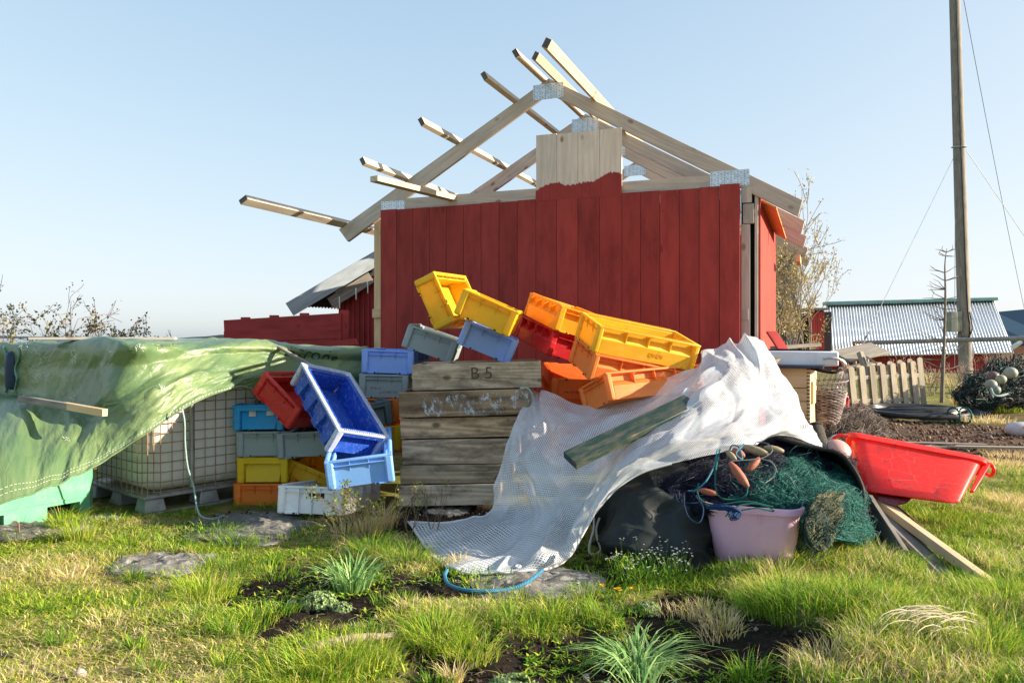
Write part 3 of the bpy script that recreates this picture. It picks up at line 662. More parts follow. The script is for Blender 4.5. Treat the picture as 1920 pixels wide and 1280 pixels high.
# ------------------------------------------------------------------ stack of wooden boxes
def wbox(pl,pr,h,D0,D1,label,mat,depth=.55,extra=None):
    """open wooden box whose front board runs between two pixels (top edge), height h metres"""
    a,b=W(*pl,D0),W(*pr,D1); d=(b-a); L=d.length; dx=d.normalized(); back=Vector((-dx.y,dx.x,0)).normalized(); up=dx.cross(back)*-1
    up=back.cross(dx)*-1 if False else dx.cross(back)
    mw=Matrix(((dx.x,back.x,up.x,a.x),(dx.y,back.y,up.y,a.y),(dx.z,back.z,up.z,a.z),(0,0,0,1)))
    e=thing('wooden_box',label,'box',group='stacked old wooden fish boxes',mw=mw)
    def bd(n,x0,x1,y0,y1,z0,z1):
        m=MB(); m.bx(x0,x1,y0,y1,z0,z1); return m.build(n,mat,e,.004)
    bd('front_board',0,L,0,.022,-h+.005,-.003); bd('back_board',0,L,depth-.022,depth,-h,0); bd('end_board',.004,.026,.0225,depth-.0225,-h+.004,-.004); bd('end_board',L-.026,L-.004,.0225,depth-.0225,-h+.004,-.004)
    bd('floor',.027,L-.027,.0225,depth-.0225,-h+.004,-h+.02)
    return e,L
mats=[wood('old_box_wood_%s'%n,c1,c2,30,.8,.85,(.030,.024,.019),.95,.25,(.06,.035,.022),.4,None,.85) for n,c1,c2 in(('pale',(.46,.36,.24),(.78,.64,.46)),('dark',(.19,.12,.068),(.50,.34,.20)),('mid',(.33,.215,.12),(.70,.50,.31)),('grey',(.29,.21,.14),(.63,.48,.33)),('deep',(.235,.175,.115),(.50,.39,.27)),('bottom',(.46,.38,.28),(.78,.67,.52)))]
WB_=[((772,683),(1014,676),.205,5.85,5.80,'wooden fish box with a brown branded mark, topmost of the wooden stack',mats[0]),
 ((747,735),(993,728),.195,5.70,5.66,'dark wooden fish box with smeared white paint, second from top of its stack',mats[1]),
 ((750,784),(979,779),.158,5.74,5.70,'brown wooden fish box with strong grain, under the white smeared box',mats[2]),
 ((753,824),(968,821),.190,5.72,5.66,'grey brown wooden fish box in the middle of the lower half of the stack',mats[3]),
 ((750,872),(960,869),.145,5.70,5.66,'dark narrow wooden fish box, second from the ground',mats[4]),
 ((747,910),(935,906),.160,5.69,5.66,'pale wooden fish box at the bottom of the wooden stack',mats[5])]
WO=[]
for w in WB_:
    D1=w[4]; e,L=wbox(w[0],w[1],w[2],w[3],D1,w[5],w[6]); WO.append((e,L,w[2]))
lettering('B 5',WO[0][0],BRN,Matrix.Translation((WO[0][1]*.54,-.0006,-.085))@SY,.13,'branded_mark',.0004)
# smeared white paint: irregular flecks raised on the front board
t=NT('smeared_white_paint'); co=t.coord(); k=t.noise(t.map(co,(1,1,.6)),17,9,.85); al=t.ramp(k,[(.50,0.0),(.60,.85)]); SMEAR=t.bsdf((.62,.65,.67),.8,0,.2,t.bump(k,.4,.003),alpha=al)
m=MB(); L=WO[1][1]
for xc,zc,w,h in((.19,-.06,.10,.09),(.25,-.10,.14,.15),(.385,-.06,.08,.09),(.45,-.09,.13,.15),(.53,-.11,.12,.13),(.66,-.07,.14,.15),(.74,-.09,.15,.17),(.88,-.07,.15,.14),(.30,-.15,.10,.06),(.58,-.16,.18,.05)):
    n=18; m.poly([(xc*L/.96+w/2*math.cos(6.283*i/n)*(1+.4*nz(i*1.3,xc*9)),-.0012-xc*.0003,zc-.012+h/2*math.sin(6.283*i/n)*(1+.4*nz(i*1.7,xc*5,3))) for i in range(n)])
m.build('paint_smear',SMEAR,WO[1][0])
# ------------------------------------------------------------------ liquid container in its cage
r_=Vector((.64,.77,0)).normalized(); l_=Vector((-r_.y,r_.x,0)); cn=G(272,968); cn.z=0
IM=Matrix(((r_.x,l_.x,0,cn.x),(r_.y,l_.y,0,cn.y),(0,0,1,0),(0,0,0,1)))
ibc=thing('caged_tank','dirty white tank in a rusty wire cage on a pallet under the green tarpaulin','tank',mw=IM)
LX,LY=1.0,1.0
t=NT('cloudy_tank_plastic'); co=t.coord(); sx=t.n('ShaderNodeSeparateXYZ'); t.l(co,sx.inputs[0]); n=t.noise(co,3,6,.7)
z=t.math('ADD',sx.outputs[2],t.math('MULTIPLY',n,.12)); lvl=t.ramp(z,[(.16,(.45,.37,.24)),(.21,(.66,.61,.47)),(.27,(.94,.94,.90)),(.8,(.97,.97,.95))])
stn=t.noise(co,6,8,.75); lvl=t.mix(t.ramp(stn,[(.62,0.0),(.78,.35)]),lvl,(.16,.12,.06)); TANK=t.bsdf(lvl,.35,0,.4,None,.45)
m=MB(); m.bx(.02,LX-.02,.02,LY-.02,.150,1.10); m.build('tank_bottle',TANK,ibc,.14,seg=8)
RUST=plain('rusty_wire',(.34,.22,.14),.7,.45,25,.2,.4,.2); ZINC=plain('dull_zinc',(.30,.32,.33),.5,.3,14,.5,.4)
m=MB()
for k in range(14):
    zz=.16+k*.072
    c=.11; pts=[(c,0,zz),(LX-c,0,zz),(LX,c,zz),(LX,LY-c,zz),(LX-c,LY,zz),(c,LY,zz),(0,LY-c,zz),(0,c,zz),(c,0,zz)]; m.tube(pts,.0036,5,False)
for k in range(10):
    x=.11+k*(LX-.22)/9
    m.tube([(x,-.006,.13),(x,-.006,1.12)],.0036,5); m.tube([(-.006,x,.13),(-.006,x,1.12)],.0036,5); m.tube([(LX+.006,x,.13),(LX+.006,x,1.12)],.0048,5)
m.tube([(.032,.032,.13),(.032,.032,1.12)],.004,5); m.tube([(.066,.008,.13),(.066,.008,1.12)],.0036,5); m.tube([(.008,.066,.13),(.008,.066,1.12)],.0036,5); m.build('wire_cage',RUST,ibc,smooth=True)
m=MB(); m.tube([(.34,-.022,.17),(.34,-.022,1.12)],.017,8); m.build('cage_post',ZINC,ibc,smooth=True)
m=MB(); m.bx(-.01,LX+.01,-.01,.02,.118,.14); m.bx(-.01,.02,.02,LY+.01,.118,.14); m.bx(LX-.02,LX+.01,.02,LY+.01,.118,.14); m.bx(.02,LX-.02,.02,LY-.02,.128,.145); m.build('pallet_deck',ZINC,ibc,.004)
m=MB(); m.bx(-.02,LX+.02,-.02,.03,0,.018); m.bx(-.02,.03,.03,LY+.02,0,.018); m.build('pallet_runner',ZINC,ibc,.004)
for x0,y0 in((0,0),(LX*.5-.08,0),(LX-.16,0),(0,LY*.5-.08),(0,LY-.16)):
    m=MB(); p=[(x0-.01,y0-.01,.018),(x0+.16,y0-.01,.018),(x0+.16,y0+.16,.018),(x0-.01,y0+.16,.018),(x0+.01,y0+.005,.118),(x0+.14,y0+.005,.118),(x0+.14,y0+.14,.118),(x0+.01,y0+.14,.118)]; m.hexa(p); m.build('pallet_foot',ZINC,ibc,.008)
# ------------------------------------------------------------------ green insulated bin
q0=G(181,966); q0.z=0; f_=Vector((-.53,-.85,0)).normalized(); b_=Vector((f_.y,-f_.x,0)); 
BM=Matrix(((f_.x,b_.x,0,q0.x),(f_.y,b_.y,0,q0.y),(0,0,1,0),(0,0,0,1)))
gb=thing('insulated_bin','pale green plastic bin with a dark fork pocket under the green tarpaulin','bin',mw=BM)
GBM=plain('green_bin_plastic',(.14,.46,.27),.42,.14,5,0,.3,.08,.1,(.40,.52,.42),.45)
bw=1.1
m=MB(); z0,z1=.022,.125; c=.05
m.bx(c,bw,0,.95,z1,.50); m.bx(c,.12,0,.95,z0,z1); m.bx(.345,.62,0,.95,z0,z1); m.bx(.85,bw,0,.95,z0,z1); m.bx(c,bw,0,.95,0,z0)
m.hexa([(0,c,0),(c,0,0),(c,.95,0),(0,.95,0),(0,c,.50),(c,0,.50),(c,.95,.50),(0,.95,.50)])
m.build('bin_body',GBM,gb)
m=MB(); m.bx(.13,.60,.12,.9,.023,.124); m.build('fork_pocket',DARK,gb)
m=MB(); m.bx(c,bw,-.006,-.001,.150,.158); m.build('moulded_line',GBM,gb,.001)
# ------------------------------------------------------------------ green tarpaulin
def wcol(rows): return [W(*p) for p in rows]
tc=[[(-60,646,7.6),(-60,652,6.80),(-60,700,6.78),(-60,742,6.66),(-60,752,5.7),(-60,820,4.95),(-60,890,4.55),(-60,972,4.30)],
 [(40,640,7.4),(40,645,6.42),(38,695,6.40),(40,744,6.30),(40,756,5.55),(40,805,5.08),(40,865,4.76),(40,938,4.53)],
 [(120,637,7.1),(120,641,6.02),(110,695,6.00),(105,756,5.93),(105,770,5.5),(105,812,5.12),(105,856,4.88),(100,908,4.70)],
 [(190,636,6.8),(190,640,5.68),(175,695,5.65),(160,764,5.58),(160,778,5.36),(165,808,5.15),(165,842,5.02),(165,879,4.90)],
 [(248,636,6.5),(248,640,5.34),(228,690,5.32),(205,740,5.26),(225,760,5.24),(225,790,5.18),(225,818,5.12),(225,845,5.08)],
 [(310,636,6.8),(310,640,5.58),(305,680,5.46),(295,712,5.38),(292,738,5.3),(290,762,5.24),(288,785,5.20),(285,805,5.18)],
 [(370,637,7.0),(370,642,5.85),(368,670,5.72),(362,693,5.6),(358,713,5.52),(352,731,5.46),(348,749,5.42),(345,765,5.38)],
 [(430,639,7.2),(430,644,6.1),(428,665,5.98),(424,685,5.87),(421,700,5.81),(417,714,5.76),(414,725,5.71),(410,735,5.68)],
 [(500,642,7.5),(500,648,6.4),(497,662,6.3),(490,680,6.2),(486,694,6.15),(480,706,6.1),(471,718,6.05),(462,728,6.0)],
 [(560,645,7.7),(560,650,6.6),(560,672,6.5),(552,695,6.4),(545,712,6.34),(538,728,6.3),(528,744,6.26),(507,766,6.22)],
 [(690,652,8.0),(690,657,7.0),(690,680,6.9),(685,700,6.8),(680,715,6.76),(675,730,6.73),(668,745,6.7),(660,765,6.65)]]
NU,NV=330,150
TS=sheet([wcol(c) for c in tc],NU,NV); TUV=arclen_uv(TS); TN=normals(TS)
if TN[NU//2,NV//2,1]>0: TN=-TN
D_=np.zeros((NU,NV))
def ridge(x): return 1-2*abs(x)
for i in range(NU):
    for j in range(NV):
        u,v=TUV[i,j]; e=min(1,max(0,(v-.55)*2)); 
        w=.030*fbm(u*1.6+v*.9,v*1.4-u*.6,1,4)+.060*ridge(nz(u*2.1+v*1.5,v*.8-u*.4,7))*nz(u*1.3,v*1.3,9)+.022*ridge(nz(u*4.3-v*2.5,v*3.1+u*1.1,17))*max(0,nz(u*1.7,v*1.7,3)+.35)+.0065*fbm(u*7+v*5,v*4-u*3,4,3)+.004*ridge(nz(u*14+v*11,v*7,5))*max(0,nz(u*2,v*2,6)+.3)
        D_[i,j]=w*(.55+.45*e)
TS=TS+TN*D_[...,None]
# shallow scallops of the loose hem
t=NT('green_tarpaulin'); uv=t.coord('UV'); n=t.noise(uv,3,6,.65); f=t.noise(uv,26,6,.7); wv=t.n('ShaderNodeTexBrick'); 
wv.inputs['Scale'].default_value=1; 
col=t.ramp(n,[(.3,(.080,.150,.068)),(.7,(.125,.205,.085))]); pale=t.noise(t.map(uv,(1,1.3,1)),1.6,4,.55); col=t.mix(t.ramp(pale,[(.44,0.0),(.70,.40)]),col,(.36,.42,.17))
ab=t.ramp(f,[(.66,0.0),(.72,.6)]); ab=t.math('MULTIPLY',ab,t.ramp(pale,[(.45,0.0),(.6,1.0)])); col=t.mix(ab,col,(.62,.68,.60))
cr=t.n('ShaderNodeTexVoronoi'); cr.feature='DISTANCE_TO_EDGE'; cr.inputs['Scale'].default_value=7; cr.inputs['Randomness'].default_value=1; t.l(t.mix(.12,uv,t.n('ShaderNodeTexNoise').outputs['Color']),cr.inputs['Vector']); crk=t.ramp(cr.outputs['Distance'],[(0,0.0),(.08,1.0)])
nm=t.bump(t.noise(t.map(uv,(1,1,1)),18,5,.6,.8),.35,.02); nm=t.bump(crk,.10,.01,nm); nm=t.bump(t.noise(uv,60,3),.12,.006,nm); GT=t.bsdf(col,.36,0,.5,nm,.05)
gt=link('tarpaulin',grid_mesh('tarpaulin',TS,GT,TUV)); sm=gt.modifiers.new('thick','SOLIDIFY'); sm.thickness=.002
tag(gt,'big wrinkled green tarpaulin draped over the caged tank and pale green bin','tarpaulin')
# hem seam and frayed patches
m=MB(); e=TS[:,-1]; m.tube([Vector(p) for p in e[::2]],.007,6,False); m.build('hem',GT,gt,smooth=True)
STITCH=plain('pale_thread',(.50,.55,.44),.8,.2,30)
m=MB()
for off in(4,7):
    for i in range(6,NU-60,3):
        a=Vector(TS[i,-1-off])+Vector(TN[i,-1-off])*.004; b=Vector(TS[i+2,-1-off])+Vector(TN[i+2,-1-off])*.004; m.tube([a,b],.0016,4)
m.build('stitching',STITCH,gt)['kind']='stuff'
FRAY=plain('frayed_thread',(.72,.78,.76),.8,.1,30)
m=MB()
def onT(px,py):                              # nearest sheet node to a pixel
    P=TS[:,20:]; X=CX+F*P[...,0]/P[...,1]; Y=CY-F*(P[...,2]-CH)/P[...,1]; k=np.argmin((X-px)**2+(Y-py)**2); i,j=np.unravel_index(k,X.shape); return i,j+20
frays=[]
for cx_,cy_,rr,n_,kind in((62,672,16,40,0),(82,700,8,16,0),(140,665,5,22,1),(262,651,7,16,2),(75,706,6,14,0),(50,735,6,12,0),(210,659,4,8,2),(140,746,5,12,2),(125,823,5,12,2),(305,727,4,10,2),(48,652,6,20,0)):
    for k in range(n_):
        if kind==0: an=random.uniform(0,6.28); p=(cx_+rr*math.cos(an)*random.uniform(.8,1.1)*1.3,cy_+rr*math.sin(an)*random.uniform(.8,1.1))
        elif kind==1: p=(cx_+random.uniform(-4,4),cy_+random.uniform(-15,15))
        else: p=(cx_+random.uniform(-rr,rr),cy_+random.uniform(-rr,rr)*.6)
        i,j=onT(*p); a=Vector(TS[i,j])+Vector(TN[i,j])*.006; d=Vector((random.uniform(-1,1),-.3,random.uniform(-1,1)*(2 if kind==1 else 1))).normalized()*random.uniform(.006,.028)
        m.tube([a,a+d*.5+Vector((0,-.004,random.uniform(-.004,.004))),a+d],.0011,3,False)
m.build('frayed_threads',FRAY,gt)['kind']='stuff'
m=MB()
for xo,(dx,w) in((33,(-1,.012)),(12,(1,.016))):
    pts=[]
    for k in range(13):
        i,j=onT(xo+3*math.sin(k*.9)+(k-6)*.5*dx,652+k*7); pts.append(Vector(TS[i,j])+Vector(TN[i,j])*.008)
    m.tube(pts,lambda s_:w*(.5+.5*math.sin(3.14*s_)),5)
m.build('torn_edge',plain('frayed_green_edge',(.16,.30,.22),.6,.3,20),gt,smooth=True)
def tarp_text(txt,px,py,size,mat,name,rot=0,flip=1):
    cu=bpy.data.curves.new('tmp','FONT'); cu.body=txt; cu.size=size; cu.align_x='CENTER'; cu.align_y='CENTER'; cu.resolution_u=3; o=bpy.data.objects.new('tmp',cu); C.objects.link(o)
    bpy.context.view_layer.update(); me=o.evaluated_get(bpy.context.evaluated_depsgraph_get()).to_mesh(); vs=[v.co.copy() for v in me.vertices]; fs=[tuple(p.vertices) for p in me.polygons]; o.to_mesh_clear(); C.objects.unlink(o); bpy.data.objects.remove(o)
    i,j=onT(px,py); o3=Vector(TS[i,j]); nn=Vector(TN[i,j]).normalized(); ex=Vector(TS[min(i+6,NU-1),j]-TS[max(i-6,0),j]).normalized(); ez=ex.cross(nn)*-1
    if ez.z<0: ez=-ez
    from mathutils.bvhtree import BVHTree
    bv=BVHTree.FromPolygons([tuple(v.co) for v in gt.data.vertices],[tuple(p.vertices) for p in gt.data.polygons]); m=MB(); out=[]
    c,s=math.cos(rot),math.sin(rot)
    for q in vs:
        a=o3+ex*(q.x*c-q.y*s)+ez*(q.x*s+q.y*c); h=bv.find_nearest(a); p=h[0]; n_=h[1]; n_=n_ if n_.y<0 else -n_; out.append(p+n_*.004)
    m.add(out,fs); return m.build(name,mat,gt)
tarp_text('Atrods',585,664,.17,plain('dark_tarp_print',(.012,.03,.018),.5),'faded_lettering',-.12)
tarp_text('PHE',312,648,.12,plain('pale_tarp_print',(.22,.30,.11),.5),'faded_lettering',-.05)
# dark blue bottle seen through the rip, boards and cord on the tarpaulin
m=MB(); p=W(24,694,6.43); m.lathe([(.02,-.16),(.055,-.14),(.062,-.08),(.058,0),(.062,.06),(.055,.12),(.04,.15),(.02,.16)],p,20); o=m.build('plastic_can',plain('navy_plastic',(.02,.045,.085),.35,.15,12),None,smooth=True); tag(o,'dark navy plastic can showing through a rip at the left edge of the tarpaulin','can')
m=MB(); m.beam(W(58,634.5,6.0),W(330,634.5,6.3),.15,.022); o=m.build('plank',wood('bleached_plank',(.42,.40,.36),(.60,.58,.53),40,.4,.85),None,.003); tag(o,'thin pale grey plank lying along the top edge of the green tarpaulin','plank')
m=MB(); m.beam(W(38,747,5.42),W(196,773,5.0),.035,.045); o=m.build('timber_batten',GREYW,None,.003); tag(o,'grey batten with a lighter end lying on the green tarpaulin','batten')
m=MB(); m.beam(W(122,760.5,5.192),W(197,773.5,4.99),.038,.048); m.build('bare_end',RAWN,o,.003)
m=MB(); m.beam(W(510,644,6.45),W(600,694,6.0),.03,.02); o=m.build('thin_batten',GREYW,None,.002); tag(o,'thin dark batten sloping from the tarpaulin down behind the royal blue crate','batten')
ROPEM={}
def ropemat(name,c1,c2,f=60):
    t=NT(name); uv=t.coord('UV'); w=t.n('ShaderNodeTexWave'); w.bands_direction='DIAGONAL'; w.inputs['Scale'].default_value=1; t.l(t.map(uv,(f,3,1)),w.inputs['Vector']); n=t.noise(uv,20,4)
    col=t.mix(w.outputs['Fac'],c1,c2); col=t.mix(1.0,col,t.ramp(n,[(.3,.7),(.7,1.15)]),'MULTIPLY'); return t.bsdf(col,.75,0,.25,t.bump(w.outputs['Fac'],.6,.004))
def rope(pts,r,mat,label,cat_='rope',name='rope',n=60,group=None):
    m=MB(); m.tube(smooth_path(pts,n),r,7); o=m.build(name,mat,None,smooth=True); return tag(o,label,cat_,group)
RT=ropemat('teal_fleck_rope',(.16,.42,.42),(.55,.62,.58)); RB=ropemat('blue_rope',(.012,.13,.26),(.10,.33,.46)); RW_=ropemat('grey_white_rope',(.42,.42,.40),(.66,.65,.60)); RG=ropemat('green_rope',(.003,.075,.07),(.012,.18,.155)); RN=ropemat('navy_rope',(.005,.02,.07),(.012,.06,.16))
rope([W(341,766,5.28),W(346,790,5.25),W(347,830,5.3),W(352,875,5.35),W(363,912,5.42),W(369,950,5.35),W(378,968,5.33),W(400,972,5.4),W(420,966,5.55)],.0058,RT,'thin teal flecked cord hanging from the tarpaulin hem in front of the caged tank','cord','cord')
# ------------------------------------------------------------------ white reinforced mesh tarpaulin
wc=[[(1000,738,5.95),(972,790,5.55),(950,840,5.35),(935,900,5.3),(922,962,5.3),(845,985,5.2),(765,978,5.25)],
 [(1040,746,5.75),(1015,800,5.42),(995,850,5.2),(985,905,5.12),(975,965,5.05),(900,1012,4.75),(812,1043,4.55)],
 [(1095,764,5.68),(1060,815,5.35),(1040,865,5.12),(1030,920,5.0),(1020,978,4.88),(950,1035,4.55),(862,1071,4.28)],
 [(1160,746,5.6),(1120,805,5.3),(1092,860,5.08),(1072,925,4.93),(1050,985,4.78),(1000,1045,4.45),(930,1075,4.25)],
 [(1240,716,5.55),(1190,785,5.28),(1140,850,5.02),(1112,920,4.82),(1082,985,4.68),(1040,1037,4.42),(990,1072,4.28)],
 [(1315,692,5.5),(1262,748,5.22),(1204,810,4.95),(1152,880,4.75),(1118,940,4.62),(1090,1000,4.48),(1062,1045,4.42)],
 [(1345,662,5.65),(1322,712,5.25),(1278,768,4.95),(1222,822,4.74),(1175,872,4.62),(1146,912,4.56),(1124,952,4.52)],
 [(1372,644,5.72),(1378,690,5.35),(1350,742,5.02),(1305,792,4.8),(1258,838,4.64),(1222,864,4.58),(1195,890,4.55)],
 [(1405,635,5.75),(1425,685,5.45),(1412,738,5.15),(1382,785,4.9),(1350,820,4.72),(1322,842,4.64),(1300,862,4.58)],
 [(1425,655,5.8),(1452,705,5.55),(1462,745,5.25),(1450,778,5.0),(1428,806,4.82),(1405,826,4.72),(1388,842,4.66)],
 [(1438,680,5.85),(1468,722,5.65),(1482,755,5.42),(1480,780,5.2),(1474,796,5.05),(1468,806,4.98),(1460,816,4.94)],
 [(1446,690,5.9),(1480,735,5.75),(1500,775,5.6),(1512,800,5.45),(1522,815,5.35),(1532,828,5.28),(1540,840,5.22)]]
NU,NV=300,210
WS=sheet([wcol(c) for c in wc],NU,NV); WUV=arclen_uv(WS); WN=normals(WS)
if WN[NU//2,NV//2,1]>0: WN=-WN
D_=np.zeros((NU,NV))
for i in range(NU):
    for j in range(NV):
        u,v=WUV[i,j]; d=fbm(u*1.6-v*.7,v*.8,3,3); q=.5*d
        cr=lambda x: (1-min(1,abs(x)*3.2))**1.5          # a narrow crease line
        D_[i,j]=.046*ridge(nz(u*3.0-v*1.1+q,v*.8,11))*(.6+nz(u,v,4))+.030*d+.024*cr(nz(u*2.6-v*1.2+q,v*1.0+u*.4,2))+.018*cr(nz(u*1.7+v*.9,v*2.2-u*.6+q,23))-.010*cr(nz(u*3.6-v*2.2,v*1.8+u*.9,31))+.004*fbm(u*11,v*9,8,3)
ed=np.minimum(np.arange(NV)/12.0,1)[::-1][None,:]
WS=WS+WN*(D_*(.4+.6*ed))[...,None]
t=NT('reinforced_mesh_sheeting'); uv=t.coord('UV'); sx=t.n('ShaderNodeSeparateXYZ'); t.l(uv,sx.inputs[0]); P_=.0135
def lines(o,w): 
    a=t.math('ABSOLUTE',t.math('SUBTRACT',t.math('FRACT',t.math('DIVIDE',o,P_)),.5)); return t.math('LESS_THAN',a,w)
ln=t.math('MAXIMUM',lines(sx.outputs[0],.18),lines(sx.outputs[1],.18)); n=t.noise(uv,2.6,5,.65)
film=t.ramp(n,[(.42,.20),(.56,.72)])
alpha=t.math('MAXIMUM',ln,film); col=t.mix(ln,(.56,.66,.76),(.78,.82,.86)); dirt=t.noise(uv,4,6,.7); col=t.mix(t.ramp(dirt,[(.6,0.0),(.8,.25)]),col,(.45,.42,.36))
nm=t.bump(ln,.8,.004); WT=t.bsdf(col,.36,0,.5,nm,.26,(.80,.80,.79))
mx=t.n('ShaderNodeMixShader'); tp=t.n('ShaderNodeBsdfTransparent'); src=[l.from_socket for l in t.t.links if l.to_node==t.out][0]
t.l(alpha,mx.inputs[0]); t.l(tp.outputs[0],mx.inputs[1]); t.l(src,mx.inputs[2]); t.l(mx.outputs[0],t.out.inputs[0])
wt=link('mesh_tarpaulin',grid_mesh('mesh_tarpaulin',WS,WT,WUV)); tag(wt,'translucent white gridded mesh tarpaulin draped over the right hand side of the pile','tarpaulin')
HEM=plain('white_hem_tape',(.70,.72,.74),.5,.1,20,transl=.2)
m=MB(); m.tube([Vector(p) for p in WS[:210,-1][::3]],.007,5,False); m.tube([Vector(p) for p in WS[0,120:][::3]],.006,5,False); m.build('hem',HEM,wt,smooth=True)
def gromm(px,py):
    X=CX+F*WS[...,0]/WS[...,1]; Y=CY-F*(WS[...,2]-CH)/WS[...,1]; i,j=np.unravel_index(np.argmin((X-px)**2+(Y-py)**2),X.shape); p=Vector(WS[i,j])+Vector(WN[i,j])*.006; q=Vector(WN[i,j]).to_track_quat('Z','Y').to_matrix()
    m=MB(); pts=[p+q@Vector((.013*math.cos(a),.013*math.sin(a),0)) for a in np.linspace(0,6.283,17)]; m.tube(pts,.0045,6,False); m.build('eyelet',plain('white_eyelet',(.85,.85,.85),.4,.05),wt,smooth=True)
gromm(972,1063)
# green painted plank lying on it
t=NT('green_painted_wood'); uv=t.coord('UV'); g=t.noise(t.map(uv,(2,40,1)),1,6,.7); w=t.noise(t.map(uv,(4,16,1)),1.2,6,.75); col=t.mix(g,(.010,.034,.025),(.020,.056,.040)); col=t.mix(t.ramp(w,[(.44,0.0),(.58,.9)]),col,(.10,.10,.075)); col=t.mix(t.ramp(w,[(.60,0.0),(.66,.85)]),col,(.26,.16,.075)); GPW=t.bsdf(col,.5,0,.4,t.bump(w,.3,.003))
pl=MB(); a=W(1068,863,4.62); b=W(1296,754,4.98); pl.beam(a,b,.135,.05,up=(.18,-.42,1)); o=pl.build('painted_plank',GPW,None,.004); tag(o,'dark green painted plank lying across the white mesh tarpaulin','plank')
# ------------------------------------------------------------------ black tarpaulin bag
bc=[[(1128,965,5.3),(1122,965,4.95),(1118,985,4.82),(1124,1015,4.76),(1135,1040,4.74),(1145,1058,4.74)],
 [(1150,900,5.3),(1148,906,4.85),(1142,940,4.66),(1146,985,4.52),(1155,1025,4.46),(1165,1056,4.46)],
 [(1190,880,5.3),(1190,886,4.86),(1188,925,4.62),(1190,980,4.46),(1195,1025,4.40),(1200,1058,4.41)],
 [(1240,876,5.3),(1240,882,4.86),(1240,925,4.60),(1240,980,4.44),(1243,1028,4.37),(1245,1062,4.39)],
 [(1290,888,5.3),(1290,894,4.82),(1290,935,4.58),(1290,985,4.44),(1290,1030,4.36),(1290,1064,4.38)],
 [(1340,905,5.4),(1340,917,4.88),(1345,950,4.74),(1348,995,4.64),(1350,1032,4.60),(1352,1060,4.60)],
 [(1385,925,5.4),(1385,935,5.0),(1385,960,4.9),(1385,1000,4.85),(1385,1025,4.85),(1385,1045,4.85)]]
NU,NV=150,110; BS=sheet([wcol(c) for c in bc],NU,NV); BUV=arclen_uv(BS); BN=normals(BS)
if BN[NU//2,NV//2,1]>0: BN=-BN
for i in range(NU):
    for j in range(NV):
        u,v=BUV[i,j]; cr=lambda x: (1-min(1,abs(x)*3.0))**1.5
        BS[i,j]+=BN[i,j]*(.030*cr(nz(u*1.6+.3*v,v*5.2-u*1.7,51))-.022*cr(nz(u*2.4-.5*v,v*6.5+u*1.2,61))+.040*ridge(nz(u*1.1+.5*nz(u*2,v),v*4.6-u*1.1,3))+.018*fbm(u*3,v*5,1,3)+.005*ridge(nz(u*5,v*12,6)))
t=NT('black_tarpaulin'); uv=t.coord('UV'); n=t.noise(uv,5,6,.7); col=t.ramp(n,[(.35,(.010,.014,.015)),(.7,(.022,.030,.032))]); dn=t.noise(uv,2.2,5,.7); col=t.mix(t.ramp(dn,[(.5,0.0),(.75,.35)]),col,(.030,.042,.040)); BT=t.bsdf(col,.62,0,.3,t.bump(t.noise(uv,40,4),.2,.004))
o=link('tarpaulin_bundle',grid_mesh('tarpaulin_bundle',BS,BT,BUV)); tag(o,'slack black tarpaulin bundle behind the pink tub, under the white mesh tarpaulin','bundle')
# ------------------------------------------------------------------ fishing nets
def strands(Sg,N,n,seg,ulen,vlen,lift,curl,r,seed=0,wig=.12):
    rg=np.random.default_rng(seed); a,b=Sg.shape[:2]; T=np.linspace(0,1,seg)
    u0=rg.random(n)*(1); v0=rg.random(n); du=(rg.random(n)-.5)*2*ulen; dv=(rg.random(n)-.5)*2*vlen
    ph=rg.random((n,4))*6.28; fr=rg.random((n,2))*9+2
    u=u0[:,None]+du[:,None]*T+wig*np.sin(fr[:,:1]*T+ph[:,:1])*rg.random((n,1)); v=v0[:,None]+dv[:,None]*T+wig*np.sin(fr[:,1:]*T+ph[:,1:2])*rg.random((n,1))
    u=np.clip(u,0,.999)*(a-1); v=np.clip(v,0,.999)*(b-1); iu=u.astype(int); iv=v.astype(int); fu=(u-iu)[...,None]; fv=(v-iv)[...,None]
    def at(G_): return G_[iu,iv]*(1-fu)*(1-fv)+G_[np.minimum(iu+1,a-1),iv]*fu*(1-fv)+G_[iu,np.minimum(iv+1,b-1)]*(1-fu)*fv+G_[np.minimum(iu+1,a-1),np.minimum(iv+1,b-1)]*fu*fv
    P=at(Sg); Nn=at(N); P=P+Nn*(lift*rg.random((n,1,1))**2*(.3+.7*np.sin(np.pi*T)[None,:,None]))
    if curl:
        w=curl*rg.random((n,1)); f2=rg.random((n,1))*22+6; P=P+np.stack([w*np.sin(f2*T+ph[:,2:3]),w*.5*np.cos(f2*T*.8),w*np.cos(f2*T+ph[:,3:4])],2)
    off=rg.normal(size=(n,3,3)); off/=np.linalg.norm(off,axis=2,keepdims=True); off-=off.mean(1,keepdims=True)
    V=P[:,:,None,:]+off[:,None,:,:]*r; idx=np.arange(n*seg*3).reshape(n,seg,3); fs=[]
    for k in range(3):
        k2=(k+1)%3; fs.append(np.stack([idx[:,:-1,k],idx[:,:-1,k2],idx[:,1:,k2],idx[:,1:,k]],2).reshape(-1,4))
    return V.reshape(-1,3),np.concatenate(fs)
def fibre(name,c,var=.35,rough=.6,transl=.15):
    t=NT(name); r=t.isl(); col=t.ramp(r,[(0,tuple(x*(1-var) for x in c)),(.6,c),(1,tuple(min(1,x*(1+var*1.6)) for x in c))]); return t.bsdf(col,rough,0,.35,None,transl)
